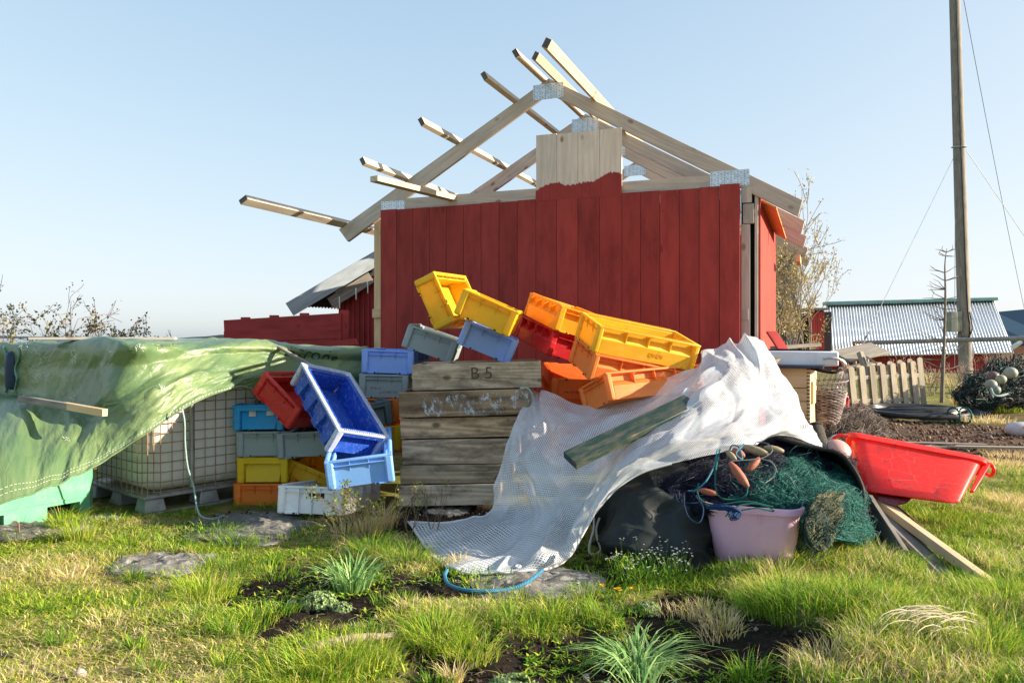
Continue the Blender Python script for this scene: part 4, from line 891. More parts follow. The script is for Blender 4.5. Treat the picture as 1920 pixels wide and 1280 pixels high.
def netting(name,ctrl,label,basec,sets,nu=60,nv=40,lump=.03,cat_='fishing net',mass=True):
    Sg=sheet([wcol(c) for c in ctrl],nu,nv); N=normals(Sg)
    if N[nu//2,nv//2,1]>0: N=-N
    uv=arclen_uv(Sg)
    for i in range(nu):
        for j in range(nv):
            u,v=uv[i,j]; Sg[i,j]+=N[i,j]*lump*(fbm(u*5,v*5,len(name),4)+.5*ridge(nz(u*8,v*8,2)))
    base=plain(name+'_mass',basec,.9,.5,40,bump=.8)
    P=[Sg.reshape(-1,3)]; i=np.arange(nu*nv).reshape(nu,nv); Fq=[np.stack([i[:-1,:-1],i[:-1,1:],i[1:,1:],i[1:,:-1]],2).reshape(-1,4)]; mats=[base]; mi=[np.zeros(len(Fq[0]),int)]; off=nu*nv
    if not mass: P=[];Fq=[];mi=[];off=0
    for k,(n,seg,ul,vl,lift,curl,r,c) in enumerate(sets):
        v,f=strands(Sg,N,n,seg,ul,vl,lift,curl,r,k*7+len(name)); P.append(v); Fq.append(f+off); off+=len(v); mats.append(fibre('%s_twine_%s'%(name,'abcdef'[k]),c)); mi.append(np.full(len(f),k+1))
    me=np_mesh(name,np.concatenate(P),[np.concatenate(Fq)],mats); me.polygons.foreach_set('material_index',np.concatenate(mi).astype(np.int32)); o=link(name,me); return tag(o,label,cat_),Sg,N
NV_=[[(1240,890,5.3),(1232,905,4.78),(1240,930,4.62),(1275,968,4.55)],[(1325,850,5.4),(1315,880,4.85),(1305,920,4.62),(1318,970,4.48)],[(1400,826,5.4),(1395,858,4.9),(1390,905,4.6),(1392,965,4.42)],
 [(1470,830,5.4),(1470,860,4.95),(1470,905,4.72),(1470,965,4.5)],[(1540,846,5.5),(1550,880,5.05),(1555,920,4.88),(1560,985,4.7)],[(1590,872,5.6),(1605,920,5.2),(1612,960,5.0),(1615,1015,4.9)]]
netting('navy_net',NV_,'dark navy tangled fishing net heaped between the black bundle and the black rubber mat',(.006,.008,.014),[(2600,12,.10,.25,.05,.02,.0016,(.012,.022,.06)),(1400,12,.12,.3,.06,.03,.0014,(.018,.022,.05)),(50,20,.2,.2,.07,.05,.0016,(.12,.12,.13))],60,40,.06)
GN=[[(1420,880,5.0),(1405,900,4.66),(1388,925,4.55),(1368,944,4.46)],[(1465,866,4.95),(1466,896,4.62),(1458,926,4.50),(1448,949,4.40)],[(1530,872,5.0),(1535,908,4.66),(1530,948,4.38),(1528,1000,4.30)],
 [(1575,885,5.1),(1592,918,4.78),(1600,962,4.54),(1598,1018,4.44)],[(1602,905,5.2),(1615,942,4.95),(1620,980,4.76),(1618,1026,4.68)]]
netting('green_net',GN,'sea green fishing net spilling over the right side of the pink tub',(.006,.040,.034),[(4200,14,.05,.34,.035,.012,.0012,(.014,.15,.125)),(2200,12,.07,.25,.035,.02,.0011,(.05,.30,.24)),(1500,12,.06,.3,.03,.02,.0012,(.006,.06,.06)),(60,26,.2,.2,.06,.06,.003,(.008,.10,.10))],60,40,.035)
BNT=[[(1524,940,4.22),(1514,970,4.13),(1506,1000,4.08),(1512,1018,4.07)],[(1550,925,4.30),(1540,962,4.16),(1530,995,4.09),(1532,1028,4.08)],[(1572,930,4.36),(1566,965,4.22),(1556,995,4.16),(1552,1012,4.14)]]
netting('beige_net',BNT,'beige net hanging over the corner of the pink tub',(.030,.040,.028),[(1300,14,.10,.45,.03,.012,.0010,(.36,.32,.19)),(900,14,.12,.45,.03,.014,.0010,(.12,.20,.12)),(60,40,.5,.5,.05,.07,.0026,(.004,.05,.05))],40,30,.05,mass=False)
# ------------------------------------------------------------------ ropes, floats
FL_O=plastic('faded_orange_float',(.34,.105,.06),.05,.6,(.52,.26,.18),.5); FL_B=plastic('dirty_beige_float',(.30,.24,.15),.05,.6,(.10,.08,.05),.5)
def floater(a,b,r,mat,label):
    a,b=W(*a),W(*b); d=b-a; q=d.to_track_quat('Z','Y').to_matrix(); L=d.length; m=MB(); prof=[(r*.30,0),(r*.45,.02*L),(r*.8,.18*L),(r,.36*L),(r,.64*L),(r*.8,.82*L),(r*.45,.98*L),(r*.30,L)]; m.lathe(prof,a,16,m=q); o=m.build('net_float',mat,None,smooth=True); return tag(o,label,'float',group='torpedo shaped net floats')
floater((1368,866,4.40),(1403,913,4.33),.026,FL_O,'long faded orange float hanging down the middle of the navy net')
floater((1402,882,4.52),(1424,858,4.56),.022,FL_O,'faded orange float pointing up beside the hanging orange float')
floater((1392,836,4.60),(1440,851,4.52),.024,FL_B,'dirty beige float at the hem of the white mesh tarpaulin')
floater((1432,838,4.75),(1470,846,4.72),.022,FL_B,'dirty beige float farthest right under the white mesh tarpaulin')
floater((1374,841,4.55),(1396,856,4.5),.022,FL_O,'short orange float half hidden by blue ropes')
floater((1362,845,4.52),(1380,862,4.46),.018,FL_B,'small beige float left of the orange floats')
floater((1310,918,4.50),(1345,926,4.46),.018,FL_O,'dull orange float lying low on the navy net above the pink tub')
def P3(*a): return [W(*p) for p in a]
rope(P3((1345,842,4.55),(1340,870,4.48),(1325,900,4.42),(1305,918,4.4),(1290,920,4.42)),.0048,RB,'blue rope curving down to the left across the navy net')
rope(P3((1350,842,4.52),(1342,880,4.42),(1342,915,4.36),(1352,933,4.33),(1378,936,4.32),(1398,928,4.30),(1402,912,4.32)),.0048,RG,'green rope looped under the long orange float')
rope(P3((1310,905,4.38),(1308,925,4.35),(1318,940,4.33),(1345,946,4.30),(1400,940,4.28),(1450,950,4.26)),.0048,RG,'green rope along the back of the pink tub rim')
rope(P3((1368,845,4.5),(1372,835,4.52),(1385,838,4.5),(1392,860,4.46),(1380,850,4.45),(1395,832,4.5)),.0045,RB,'blue rope loops at the hem of the white mesh tarpaulin')
rope(P3((1266,925,4.45),(1272,940,4.42),(1290,943,4.4),(1310,942,4.4)),.0036,RN,'short navy cord along the top of the black bundle')
rope(P3((1282,928,4.42),(1284,950,4.38),(1292,970,4.35),(1307,980,4.32),(1316,972,4.33),(1318,950,4.37),(1305,930,4.4)),.0038,RN,'navy cord loop hanging in front of the black bundle')
rope(P3((1420,828,4.7),(1440,832,4.6),(1448,845,4.52),(1430,858,4.48),(1400,862,4.46),(1372,864,4.44)),.0032,ropemat('dark_cord',(.02,.03,.05),(.25,.28,.30),80),'thin dark cord arching over the beige floats')
rope(P3((1428,860,4.46),(1446,866,4.42),(1455,880,4.4),(1448,895,4.4),(1435,905,4.38)),.003,ropemat('grey_cord',(.20,.20,.20),(.40,.40,.38),80),'thin grey cord curling down over the green net')
rope(P3((1360,968,4.24),(1380,950,4.24),(1410,944,4.25),(1440,950,4.24),(1450,958,4.24),(1420,952,4.22),(1390,956,4.22)),.0042,RG,'green rope bundle inside the pink tub')
m=MB()
for k in range(9):
    a=W(1325+k*3.5,950+random.uniform(-4,4),4.28-.004*k); b=W(1372+k*2,958+random.uniform(-6,6),4.20); m.tube(smooth_path([a,(a+b)/2+Vector((0,-.03,.02+random.uniform(-.01,.01))),b,b+Vector((-.02,-.01,-.03))],14),.010,6)
o=m.build('rope_knot',ropemat('royal_blue_twine',(.003,.022,.09),(.008,.06,.17),90),None,smooth=True); tag(o,'knotted hank of royal blue rope over the left rim of the pink tub','rope')
gp=lambda x,y,z=.012:(G(x,y,z))
rope([gp(838,1068,.03),gp(834,1080),gp(842,1095),gp(870,1105),gp(915,1108),gp(955,1104),gp(985,1093,.03),gp(1018,1068,.07)],.0105,RB,'thick blue rope curving on the ground below the white mesh tarpaulin')
rope(P3((1113,955,4.72),(1113,990,4.66),(1105,1020,4.6),(1106,1036,4.58),(1118,1038,4.58),(1126,1028,4.6),(1120,1010,4.64),(1118,990,4.68),(1124,970,4.7)),.0068,RW_,'grey white rope hanging between the white mesh tarpaulin and the black bundle')
rope(P3((975,728,5.62),(988,727,5.6),(996,735,5.6),(1001,752,5.62),(1002,780,5.6)),.006,RT,'pale teal rope at the top right corner of the wooden boxes')
# ------------------------------------------------------------------ pink tub
def rrect(hx,hy,r,n=6):
    out=[]
    for cx,cy,a0 in((hx-r,hy-r,0),(-hx+r,hy-r,90),(-hx+r,-hy+r,180),(hx-r,-hy+r,270)):
        for k in range(n+1): a=R(a0+90*k/n); out.append((cx+r*math.cos(a),cy+r*math.sin(a)))
    return out
def loft(m,rings,close_first=True,close_last=True):
    n=len(rings[0]); v=[p for r in rings for p in r]; f=[]
    for i in range(len(rings)-1):
        for k in range(n): k2=(k+1)%n; f.append((i*n+k,i*n+k2,(i+1)*n+k2,(i+1)*n+k))
    if close_first: f.append(tuple(range(n-1,-1,-1)))
    if close_last: f.append(tuple((len(rings)-1)*n+k for k in range(n)))
    m.add(v,f)
a=Vector((1.087,4.41,0)); b=Vector((1.612,4.222,0)); dx=(b-a).normalized(); by=Vector((-dx.y,dx.x,0)); hw=(b-a).length/2; c=(a+b)/2+by*.20; c.z=.005
TM=Matrix(((dx.x,by.x,0,c.x),(dx.y,by.y,0,c.y),(0,0,1,c.z),(0,0,0,1)))
PINK=plastic('pale_pink_plastic',(.86,.54,.78),.12,.42,None,.12,.05,.2)
tb=thing('wash_tub','pale pink plastic tub full of nets and ropes on the grass','tub',mw=TM)
m=MB(); prof=[(.74,.70,0,.10),(.78,.74,.012,.10),(.94,.92,.30,.10),(.945,.925,.325,.10),(.91,.89,.325,.09),(.90,.88,.30,.09),(.73,.69,.02,.09)]
loft(m,[[(x,y,z) for x,y in rrect(hw*sx,.20*sy,r)] for sx,sy,z,r in prof]); m.build('tub_body',PINK,tb,smooth=True)
m=MB(); prof=[(.945,.925,.300,.10),(1.0,1.0,.302,.11),(1.005,1.005,.332,.11),(.99,.99,.340,.105),(.93,.91,.338,.095),(.912,.892,.326,.09)]
loft(m,[[(x,y,z) for x,y in rrect(hw*sx,.20*sy,r)] for sx,sy,z,r in prof],False,False); m.build('tub_rim',PINK,tb,smooth=True)
for xx in(-.10,.04):
    m=MB(); m.hexa([(xx-.004,-.183,.24),(xx+.004,-.183,.24),(xx+.004,-.17,.24),(xx-.004,-.17,.24),(xx-.004,-.197,.30),(xx+.004,-.197,.30),(xx+.004,-.18,.30),(xx-.004,-.18,.30)]); m.build('rim_rib',PINK,tb)
# ------------------------------------------------------------------ black rubber mat arching over the nets
fe=smooth_path(P3((1455,822,5.0),(1480,828,4.96),(1520,838,4.9),(1562,849,4.84),(1596,872,4.78),(1612,902,4.74),(1619,940,4.71),(1626,982,4.69),(1640,1008,4.68),(1662,1030,4.66)),46)
rows=[[p+Vector((.03*k+.05*nz(k*.4,i*.1),.13*k,-.012*k+.012*nz(k*.6,i*.15,4))) for k in range(9)] for i,p in enumerate(fe)]
RUB=plain('black_rubber',(.013,.012,.012),.62,.4,14,bump=.3,dirt=(.12,.10,.08),dirtamt=.3)
o=link('rubber_mat',grid_mesh('rubber_mat',np.array([[tuple(q) for q in r] for r in rows]),RUB)); sm=o.modifiers.new('thick','SOLIDIFY'); sm.thickness=.022; sm.offset=0; tag(o,'stiff black rubber mat arching over the nets left of the red tub','mat')
# ------------------------------------------------------------------ red fish tub
p={}
rnl=W(1595,809,5.84);rnr=W(1848,857,5.46);bnr=W(1803,945,4.98);bnl=W(1615,920,5.33); back=Vector((.14,.34,-.17)); bb=Vector((.12,.34,-.07))
RTM=plastic('bright_red_plastic',(.92,.045,.035),.28,.38,(.85,.25,.18),.25,.08)
rt=thing('fish_tub','bright red plastic fish tub tipped on the grass at the right','tub',loc=tuple((bnl+bnr)/2)); o0=Vector(rt.location)
def ring(f,inset=0.0,n=5,rr=.13):
    """rounded quad at height fraction f, optionally inset"""
    q=[bnl.lerp(rnl,f),bnr.lerp(rnr,f),(bnr+bb).lerp(rnr+back,f),(bnl+bb).lerp(rnl+back,f)]; c=sum(q,Vector())/4
    if inset: q=[p+(c-p).normalized()*inset for p in q]
    out=[]
    for i in range(4):
        a,b_,c_=q[i-1],q[i],q[(i+1)%4]; d1=(a-b_).normalized()*rr*.8; d2=(c_-b_).normalized()*rr*.8
        for k in range(n+1):
            s=k/n; out.append((b_+d1)*(1-s)**2+b_*2*s*(1-s)+(b_+d2)*s*s-o0)
    return out
m=MB(); loft(m,[ring(.0,.05),ring(.012,.015),ring(.05),ring(.5),ring(.93),ring(.93,.022),ring(.06,.03)]); m.build('tub_body',RTM,rt,smooth=True)
m=MB(); loft(m,[ring(.90,-.002),ring(.905,-.035),ring(.985,-.035),ring(1.0,-.025),ring(1.0,.008),ring(.97,.018),ring(.93,.022)],False,False); m.build('tub_rim',RTM,rt,smooth=True)
upv=(rnr-bnr).normalized()
def handle(a,b_,out_):
    m=MB(); pts=[a,a+out_,a.lerp(b_,.2)+out_*1.6-upv*.05,a.lerp(b_,.8)+out_*1.6-upv*.05,b_+out_,b_]; m.tube(smooth_path([p-o0 for p in pts],18),.013,8); m.build('handle',RTM,rt,smooth=True)
dirx=(rnr-rnl).normalized()
handle((rnr-upv*.03)+back*.25,(rnr-upv*.03)+back*.8,dirx*.055); handle((rnl-upv*.06)+back*.1,(rnl-upv*.06)+back*.7,-dirx*.055)
m=MB(); e0=rnr-upv*.035+dirx*.0; m.hexa([q-o0 for q in(bnr.lerp(rnr,.35)+back*.22+dirx*.01,bnr.lerp(rnr,.35)+back*.22+dirx*.035,bnr.lerp(rnr,.35)+back*.34+dirx*.035,bnr.lerp(rnr,.35)+back*.34+dirx*.01,rnr-upv*.03+back*.2+dirx*.005,rnr-upv*.03+back*.2+dirx*.05,rnr-upv*.03+back*.36+dirx*.05,rnr-upv*.03+back*.36+dirx*.005)]); m.build('handle_bracket',RTM,rt,.006)
# ------------------------------------------------------------------ boards and pipe in the grass, right
def board(name,a,b,w,h,mat,label,up=(0,0,1),cat_='board'):
    m=MB(); m.beam(a,b,w,h,up); o=m.build(name,mat,None,.003); return tag(o,label,cat_,group='loose boards in the grass by the red tub')
LP=wood('pale_planed_board',(.46,.33,.19),(.64,.49,.31),48,.5,.7,(.36,.30,.22),.3,.15)
board('board',W(1628,945,5.25),W(1695,1052,4.42),.03,.14,GREYW,'grey board standing on edge, leftmost of the loose boards by the rubber mat',up=(.1,-.1,1))
board('board',W(1640,948,5.3),W(1785,1086,4.12),.14,.022,GREYW,'wide weathered grey board lying flat under the long pale board',up=(.3,-.25,1))
board('board',W(1632,930,5.5),W(1872,1106,3.88),.075,.048,LP,'long pale board reaching farthest into the foreground grass',up=(.25,-.2,1))
board('board',W(1642,926,5.5),W(1738,1010,4.75),.085,.028,RAW,'short pale board on top of the long pale board',up=(.3,-.3,1))
m=MB(); m.tube([W(1652,925,5.75),W(1775,1030,4.75)],.014,10); m.tube([W(1768,1024,4.80),W(1792,1044,4.63)],.018,8); o=m.build('steel_pipe',plain('brown_steel_pipe',(.20,.14,.11),.45,.3,20,.6,.5,.1),None,smooth=True); tag(o,'thin brown steel pipe with a threaded end beside the pale boards','pipe')
m=MB(); gx=sheet([[W(1645,920,5.5),W(1645,930,5.3),W(1650,940,5.24)],[W(1675,922,5.5),W(1678,934,5.25),W(1680,947,5.2)],[W(1712,928,5.45),W(1708,935,5.26),W(1700,943,5.22)]],20,12)
o=link('net_bag',grid_mesh('net_bag',gx,plain('pink_net_bag',(.20,.06,.075),.7,.5,60,bump=.8))); tag(o,'crumpled pinkish net bag under the red tub','bag')
# ------------------------------------------------------------------ things between the pile and the fence
PINE=wood('yellow_pine_box',(.60,.42,.22),(.80,.62,.38),40,.6,.6,None,0,.12,(.42,.2,.08))
a=W(1436,686,6.25);b=W(1514,686,6.10); dx=(b-a).normalized(); by=Vector((-dx.y,dx.x,0)).normalized()
mw=Matrix(((dx.x,by.x,0,a.x),(dx.y,by.y,0,a.y),(0,0,1,0),(0,0,0,1))); L=(b-a).length; zt=a.z
e=thing('pine_box','yellow pine box of jointed boards under the white trough','box',mw=mw)
for k in range(7):
    m=MB(); z1=zt-k*.105-(.0 if k==0 else .07); z0=z1-(.17 if k==0 else .102); z0=max(z0,0.01)
    if z1-z0<.03: break
    m.bx(0,L-.001,0,.02,z0+.002,z1); m.build('front_board',PINE,e,.002)
m=MB(); m.bx(L,L+.02,-.002,.42,.01,zt); m.build('side_board',PINE,e,.002)
m=MB(); m.bx(.0,.02,.0205,.42,.01,zt); m.bx(.02,L,.40,.42,.01,zt); m.build('back_board',PINE,e,.002)
m=MB(); m.bx(L+.0205,L+.04,.05,.20,zt-.30,zt-.12); m.build('grip_block',PINE,e,.004)
m=MB()
for k in range(26): z=zt-.015-k*.028; m.bx(L-.006,L+.0205,-.0035,-.0022,z-.008,z)
m.build('finger_joint',DARK,e)
WHT=plain('white_enamel',(.66,.71,.78),.4,.08,6,dirt=(.3,.26,.2),dirtamt=.2)
a=W(1412,670,6.45); b=W(1572,672,6.2); m=MB(); m.beam(a,b,.30,.115); e=m.build('trough',WHT,None,.012); tag(e,'long white metal trough with a hose on its end, lying above the pine box','trough')
m=MB(); m.beam(W(1420,655.5,6.5),W(1558,657.5,6.25),.04,.015); m.build('dark_rail',DARK,e,.002)
m=MB(); m.beam(W(1440,686,6.3),W(1545,687.5,6.12),.26,.02); m.build('trough_base',plain('navy_metal',(.03,.04,.07),.5,.3,10),e,.003)
m=MB(); m.tube(smooth_path(P3((1543,672,6.02),(1560,671,6.0),(1575,674,6.0),(1585,683,6.02),(1583,692,6.04),(1572,694,6.06)),24),.012,8); m.build('hose_elbow',GALV,e,smooth=True)
m=MB(); m.tube(smooth_path(P3((1520,690,6.05),(1545,696,6.02),(1565,698,6.0),(1577,692,6.02)),20),.012,8); m.build('black_hose',DARK,e,smooth=True)
m=MB(); m.lathe([(.02,-.03),(.10,-.01),(.13,.03),(.135,.035),(.10,.0),(.02,-.018)],W(1432,680,6.1),24,1,.7); o=m.build('enamel_dish',plain('cream_enamel',(.55,.48,.36),.35,.2,8),None,smooth=True); tag(o,'shallow cream dish beside the white trough','dish')
for a_,b_,w,h,lab in(((1452,652,7.0),(1532,646,7.3),.10,.03,'pale grey board lying on the clutter behind the white trough'),((1468,655,6.9),(1446,622,7.1),.10,.02,'dark red board leaning behind the white trough')):
    m=MB(); m.beam(W(*a_),W(*b_),w,h); o=m.build('board',GREYW if 'grey' in lab else REDB,None,.003); tag(o,lab,'board')
# wire basket
c=W(1544,780,6.5); c.z=W(0,787,6.7).z
bk=thing('wire_basket','round woven basket with a wire mesh top, right of the pine box','basket',loc=tuple(c))
WICK=fibre('grey_wicker',(.19,.165,.155),.5,.8,0); H_=.40
m=MB(); 
for k in range(24):
    z=k*H_*.72/24; r=.10+.075*(z/H_)**.6*1.2
    m.tube([(r*math.cos(a)+.006*math.cos(a*14+k*3.14),r*math.sin(a)+.006*math.sin(a*14+k*3.14),z+.003*math.sin(a*7+k)) for a in np.linspace(0,6.283,64)],.0065,5,False)
m.build('woven_wall',WICK,bk,smooth=True)
m=MB(); m.lathe([(.09,0),(.15,.12),(.172,.25),(.168,.25),(.14,.12),(.085,.01)],(0,0,0),24); m.build('basket_shade_shell',plain('basket_shadow',(.05,.04,.035),.9,.3,30),bk)  # dark inner shell paints the shade seen through the weave
m=MB()
for k in range(28):
    a=6.283*k/28; m.tube([(.175*math.cos(a),.175*math.sin(a),.25),(.19*math.cos(a+.35),.19*math.sin(a+.35),.42)],.0034,4); m.tube([(.175*math.cos(a),.175*math.sin(a),.25),(.19*math.cos(a-.35),.19*math.sin(a-.35),.42)],.0034,4)
m.build('wire_mesh',ZINC,bk)
m=MB(); m.tube([(.192*math.cos(a),.192*math.sin(a),.34+.02*math.cos(a)) for a in np.linspace(0,6.283,40)],.006,6,False); m.build('basket_hoop',WICK,bk,smooth=True)
# dark brown net heap
DN=[[(1530,800,7.9),(1522,822,6.9),(1525,860,6.6),(1530,905,6.5)],[(1560,776,8.0),(1556,800,7.1),(1556,850,6.7),(1556,905,6.55)],[(1592,770,8.0),(1590,790,7.2),(1590,840,6.85),(1590,900,6.75)],[(1622,774,8.1),(1622,795,7.4),(1625,840,7.0),(1628,895,6.9)],[(1640,790,8.2),(1645,812,7.6),(1655,850,7.2),(1660,885,7.1)],[(1650,815,8.3),(1662,835,7.8),(1670,860,7.4),(1675,880,7.3)]]
netting('brown_net',DN,'heap of dark brown fishing net behind the red tub',(.030,.022,.020),[(3400,12,.10,.3,.05,.03,.0020,(.085,.065,.062)),(1200,12,.12,.3,.06,.04,.0018,(.17,.14,.115)),(300,14,.12,.3,.06,.05,.002,(.26,.22,.17))],50,40,.08)
o=MB(); p=W(1567,852,5.75); o.ball(p,.115,12); o=o.build('pink_buoy',plastic('pale_pink_buoy',(.62,.36,.32),.08,.45),None,smooth=True); tag(o,'pale pink round buoy just behind the black rubber mat','buoy')
m=MB(); a=W(1527,800,5.85); b=W(1545,860,5.7); d=(b-a).normalized(); q=d.to_track_quat('Z','Y').to_matrix(); m.lathe([(.050,0),(.062,.01),(.062,.30),(.05,.31)],a,20,m=q)
m.tube([a+q@Vector((.058*math.cos(t_),.058*math.sin(t_),-.005)) for t_ in np.linspace(0,6.283,20)],.009,6,False); o=m.build('rolled_mat',plain('dark_woven_mat',(.06,.055,.045),.8,.5,90,bump=.8),None,smooth=True); tag(o,'dark rolled woven mat standing between the pine box and the brown nets','rolled mat')
rope(P3((1548,835,6.2),(1560,818,6.2),(1578,815,6.25),(1592,823,6.3),(1600,832,6.3)),.006,RB,'blue rope arching over the brown nets behind the red tub')
m=MB(); m.beam(W(1563,790,7.6),W(1578,730,7.9),.13,.02,up=(0,-1,.1)); o=m.build('flaking_board',plain('flaking_pink_paint',(.62,.42,.47),.7,.15,9,dirt=(.20,.07,.07),dirtamt=.9),None,.003); tag(o,'flaking pink painted board standing behind the basket','board')
m=MB(); m.tube(smooth_path(P3((1580,745,8.3),(1588,744,8.3),(1589,755,8.3),(1588,775,8.2)),16),.016,8); o=m.build('red_pipe',plain('red_enamel_pipe',(.50,.03,.03),.4,.2),None,smooth=True); tag(o,'bent red pipe between the pink board and the picket fence panel','pipe')
# picket fence panel leaning
pf=thing('picket_fence','pale wooden picket fence panel leaning on the clutter beyond the net heap','fence',loc=tuple(W(1655,768,13.6)))
fo=Vector(pf.location); PICK=wood('grey_green_picket',(.34,.30,.225),(.56,.49,.37),40,.7,.8,(.20,.17,.12),.4,.3)
fa,fb=W(1582,770,13.4),W(1728,766,13.8); ax=(fb-fa); hgt_=.80
def picket(s,back):
    base=fa+ax*s; lean=Vector((.0,.10,0)); tilt=-.025*ax.normalized(); ht=hgt_*(.92+.14*s); top=base+Vector((0,0,ht))+lean+tilt*1.3
    y=Vector((0,.05,.05*s) if back else (0,0,0)); m=MB(); w=.056; d=ax.normalized()*w; t_=Vector((0,.018,0))
    n=8; prof=[-1,1]; P=[base-d+y,base+d+y]; u=(top-base); arc=[top+d*math.cos(R(180*k/n))+u.normalized()*(w*.75*math.sin(R(180*k/n)))+y-u.normalized()*.03 for k in range(n+1)]
    ringf=[P[0],P[1]]+arc; v=[q-fo for q in ringf]+[q+t_-fo for q in ringf]; k=len(ringf); f=[tuple(range(k))]+[tuple(range(2*k-1,k-1,-1))]+[(i,k+i,k+(i+1)%k,(i+1)%k) for i in range(k)]
    uvs=[[((v[j]-v[0]).dot(u.normalized())+s*13,(v[j]-v[0]).dot(ax.normalized())+s*7) for j in ff] for ff in f]; m.add(v,f,uvs); m.build('picket',PICK,pf)
for k in range(8): picket(.015+k*.133,False)
for k in range(8): picket(.128+k*.1325,True)
for zz in(.16,.56):
    m=MB(); lean=Vector((0,.10*zz/.8+.034,0)); m.beam(fa+Vector((0,0,zz))+lean-fo,fb+Vector((0,0,zz*1.06))+lean-fo,.028,.07); m.build('fence_rail',PICK,pf,.003)
# broken furniture behind it
CLUT=wood('grey_clutter_wood',(.26,.23,.18),(.48,.43,.35),40,.4,.85,(.15,.13,.10),.4)
bt=thing('broken_table','upturned grey wooden table lying behind the picket fence panel','table',loc=tuple(W(1610,680,14.6))); to=Vector(bt.location)
m=MB(); m.beam(W(1575,668,14.6)-to,W(1652,652,14.9)-to,.55,.03,up=(.1,-.35,1)); m.build('tabletop',CLUT,bt,.004)
for a_,b_ in(((1612,660,14.4),(1622,690,14.3)),((1583,674,14.5),(1590,705,14.4))):
    m=MB(); m.beam(W(*a_)-to,W(*b_)-to,.09,.09); m.build('leg',CLUT,bt,.004)
for a_,b_,w,lab in(((1585,690,14.4),(1640,680,14.8),.30,'grey green board lying flat on the clutter behind the picket fence'),((1624,668,14.3),(1656,690,14.2),.07,'pale strip of wood sticking out behind the picket fence')):
    m=MB(); m.beam(W(*a_),W(*b_),w,.03); o=m.build('clutter_board',CLUT,None,.003); tag(o,lab,'board')
# coil of black pipe
cp=W(1722,783,12.4); m=MB(); BLK=plain('black_pipe_plastic',(.022,.024,.026),.35,.3,10)
cg=thing('pipe_coil','flattened coil of thick black plastic pipe lying on bare earth','pipe coil',loc=(cp.x,cp.y,0))
for k in range(5):
    rx=.72+.04*math.sin(k*2.1); ry=.35; z=.05+.022*k; ox=.05*math.cos(k*1.7); m=MB()
    m.tube([(ox+rx*math.copysign(abs(math.cos(a))**.7,math.cos(a)),ry*math.sin(a)+.06*k-.1,z+.02*math.sin(a*2+k)) for a in np.linspace(0,6.283,60)],.040,8,False); m.build('pipe_turn',BLK,cg,smooth=True)
for x in(.28,.46):
    m=MB(); m.tube([(x,-.5+.17*math.cos(a),.09+.12*math.sin(a)) for a in np.linspace(0,6.283,24)],.014,6,False); m.build('tie_rope',RG,cg,smooth=True)
# utility pole, meter box, stays
pb=W(1812,712,20); pb.z=-.3; pt=W(1790,0,20.0); top=pb+(pt-pb)*1.35
POLE=wood('grey_pole_wood',(.20,.17,.145),(.40,.36,.31),26,.2,.85,(.10,.09,.08),.5,.1)
ple=thing('utility_pole','tall weathered wooden utility pole with a cable and a grey meter box','pole',loc=tuple(pb))
m=MB(); m.tube([(top-pb)*(k/14) for k in range(15)],.165,16,r1=.115); m.build('pole_shaft',POLE,ple,smooth=True)
pd=(top-pb)
def onpole(py,dx=0,dy=-.17):
    z=CH-(py-CY)/F*20; s=(z-pb.z)/(top.z-pb.z); return pd*s+Vector((dx,dy,0))
m=MB(); m.tube(smooth_path([onpole(640,.02),onpole(610,.05),onpole(585,.01),onpole(500,-.02),onpole(400,-.03),onpole(280,-.05),onpole(100,-.06),onpole(-60,-.06)],60),.014,6,False); m.build('pole_cable',BLK,ple,smooth=True)
m=MB(); m.tube(smooth_path([onpole(585,.05),onpole(615,.10),onpole(632,.0),onpole(634,-.12),onpole(620,-.2)],30),.016,6,False); m.build('cable_loop',BLK,ple,smooth=True)
m=MB(); q=onpole(276,0,0); m.tube([q+Vector((.17*math.cos(a),.17*math.sin(a),.02*math.sin(a))) for a in np.linspace(0,6.283,24)],.016,6,False); m.build('stay_band',GALV,ple,smooth=True)
q=onpole(604,-.28,-.06); m=MB(); m.bx(q.x-.16,q.x+.0,q.y-.12,q.y+.12,q.z-.25,q.z+.27); m.bx(q.x+.003,q.x+.14,q.y-.10,q.y+.10,q.z-.25,q.z+.27); m.build('meter_box',plain('grey_green_box',(.24,.25,.20),.5,.25,6),ple,.01)
def stay(a,b,r,label,sag=.0):
    m=MB(); m.tube([a.lerp(b,k/12)-Vector((0,0,sag*math.sin(math.pi*k/12))) for k in range(13)],r,4,False); o=m.build('stay_wire',plain('stay_steel',(.25,.27,.30),.5,.2,5,.5),None); return tag(o,label,'wire')
stay(W(1790,292,20),W(1612,655,16),.0085,'thin stay wire running from the utility pole down to the left')
m=MB(); m.tube([W(1628,624,16.3),W(1614,652,16.0)],.02,6); o=m.build('stay_guard',plain('black_white_guard',(.10,.10,.10),.5,.9,6),bpy.data.objects['stay_wire'])
stay(W(1812,282,20),W(1990,545,24),.0085,'thin stay wire running from the utility pole down to the right')
stay(W(1805,-10,20),W(1925,600,30),.010,'thin service wire dropping steeply right of the utility pole',.2)
stay(W(1791,285,20),W(1790,690,19.6),.007,'thin vertical wire hanging just left of the utility pole')
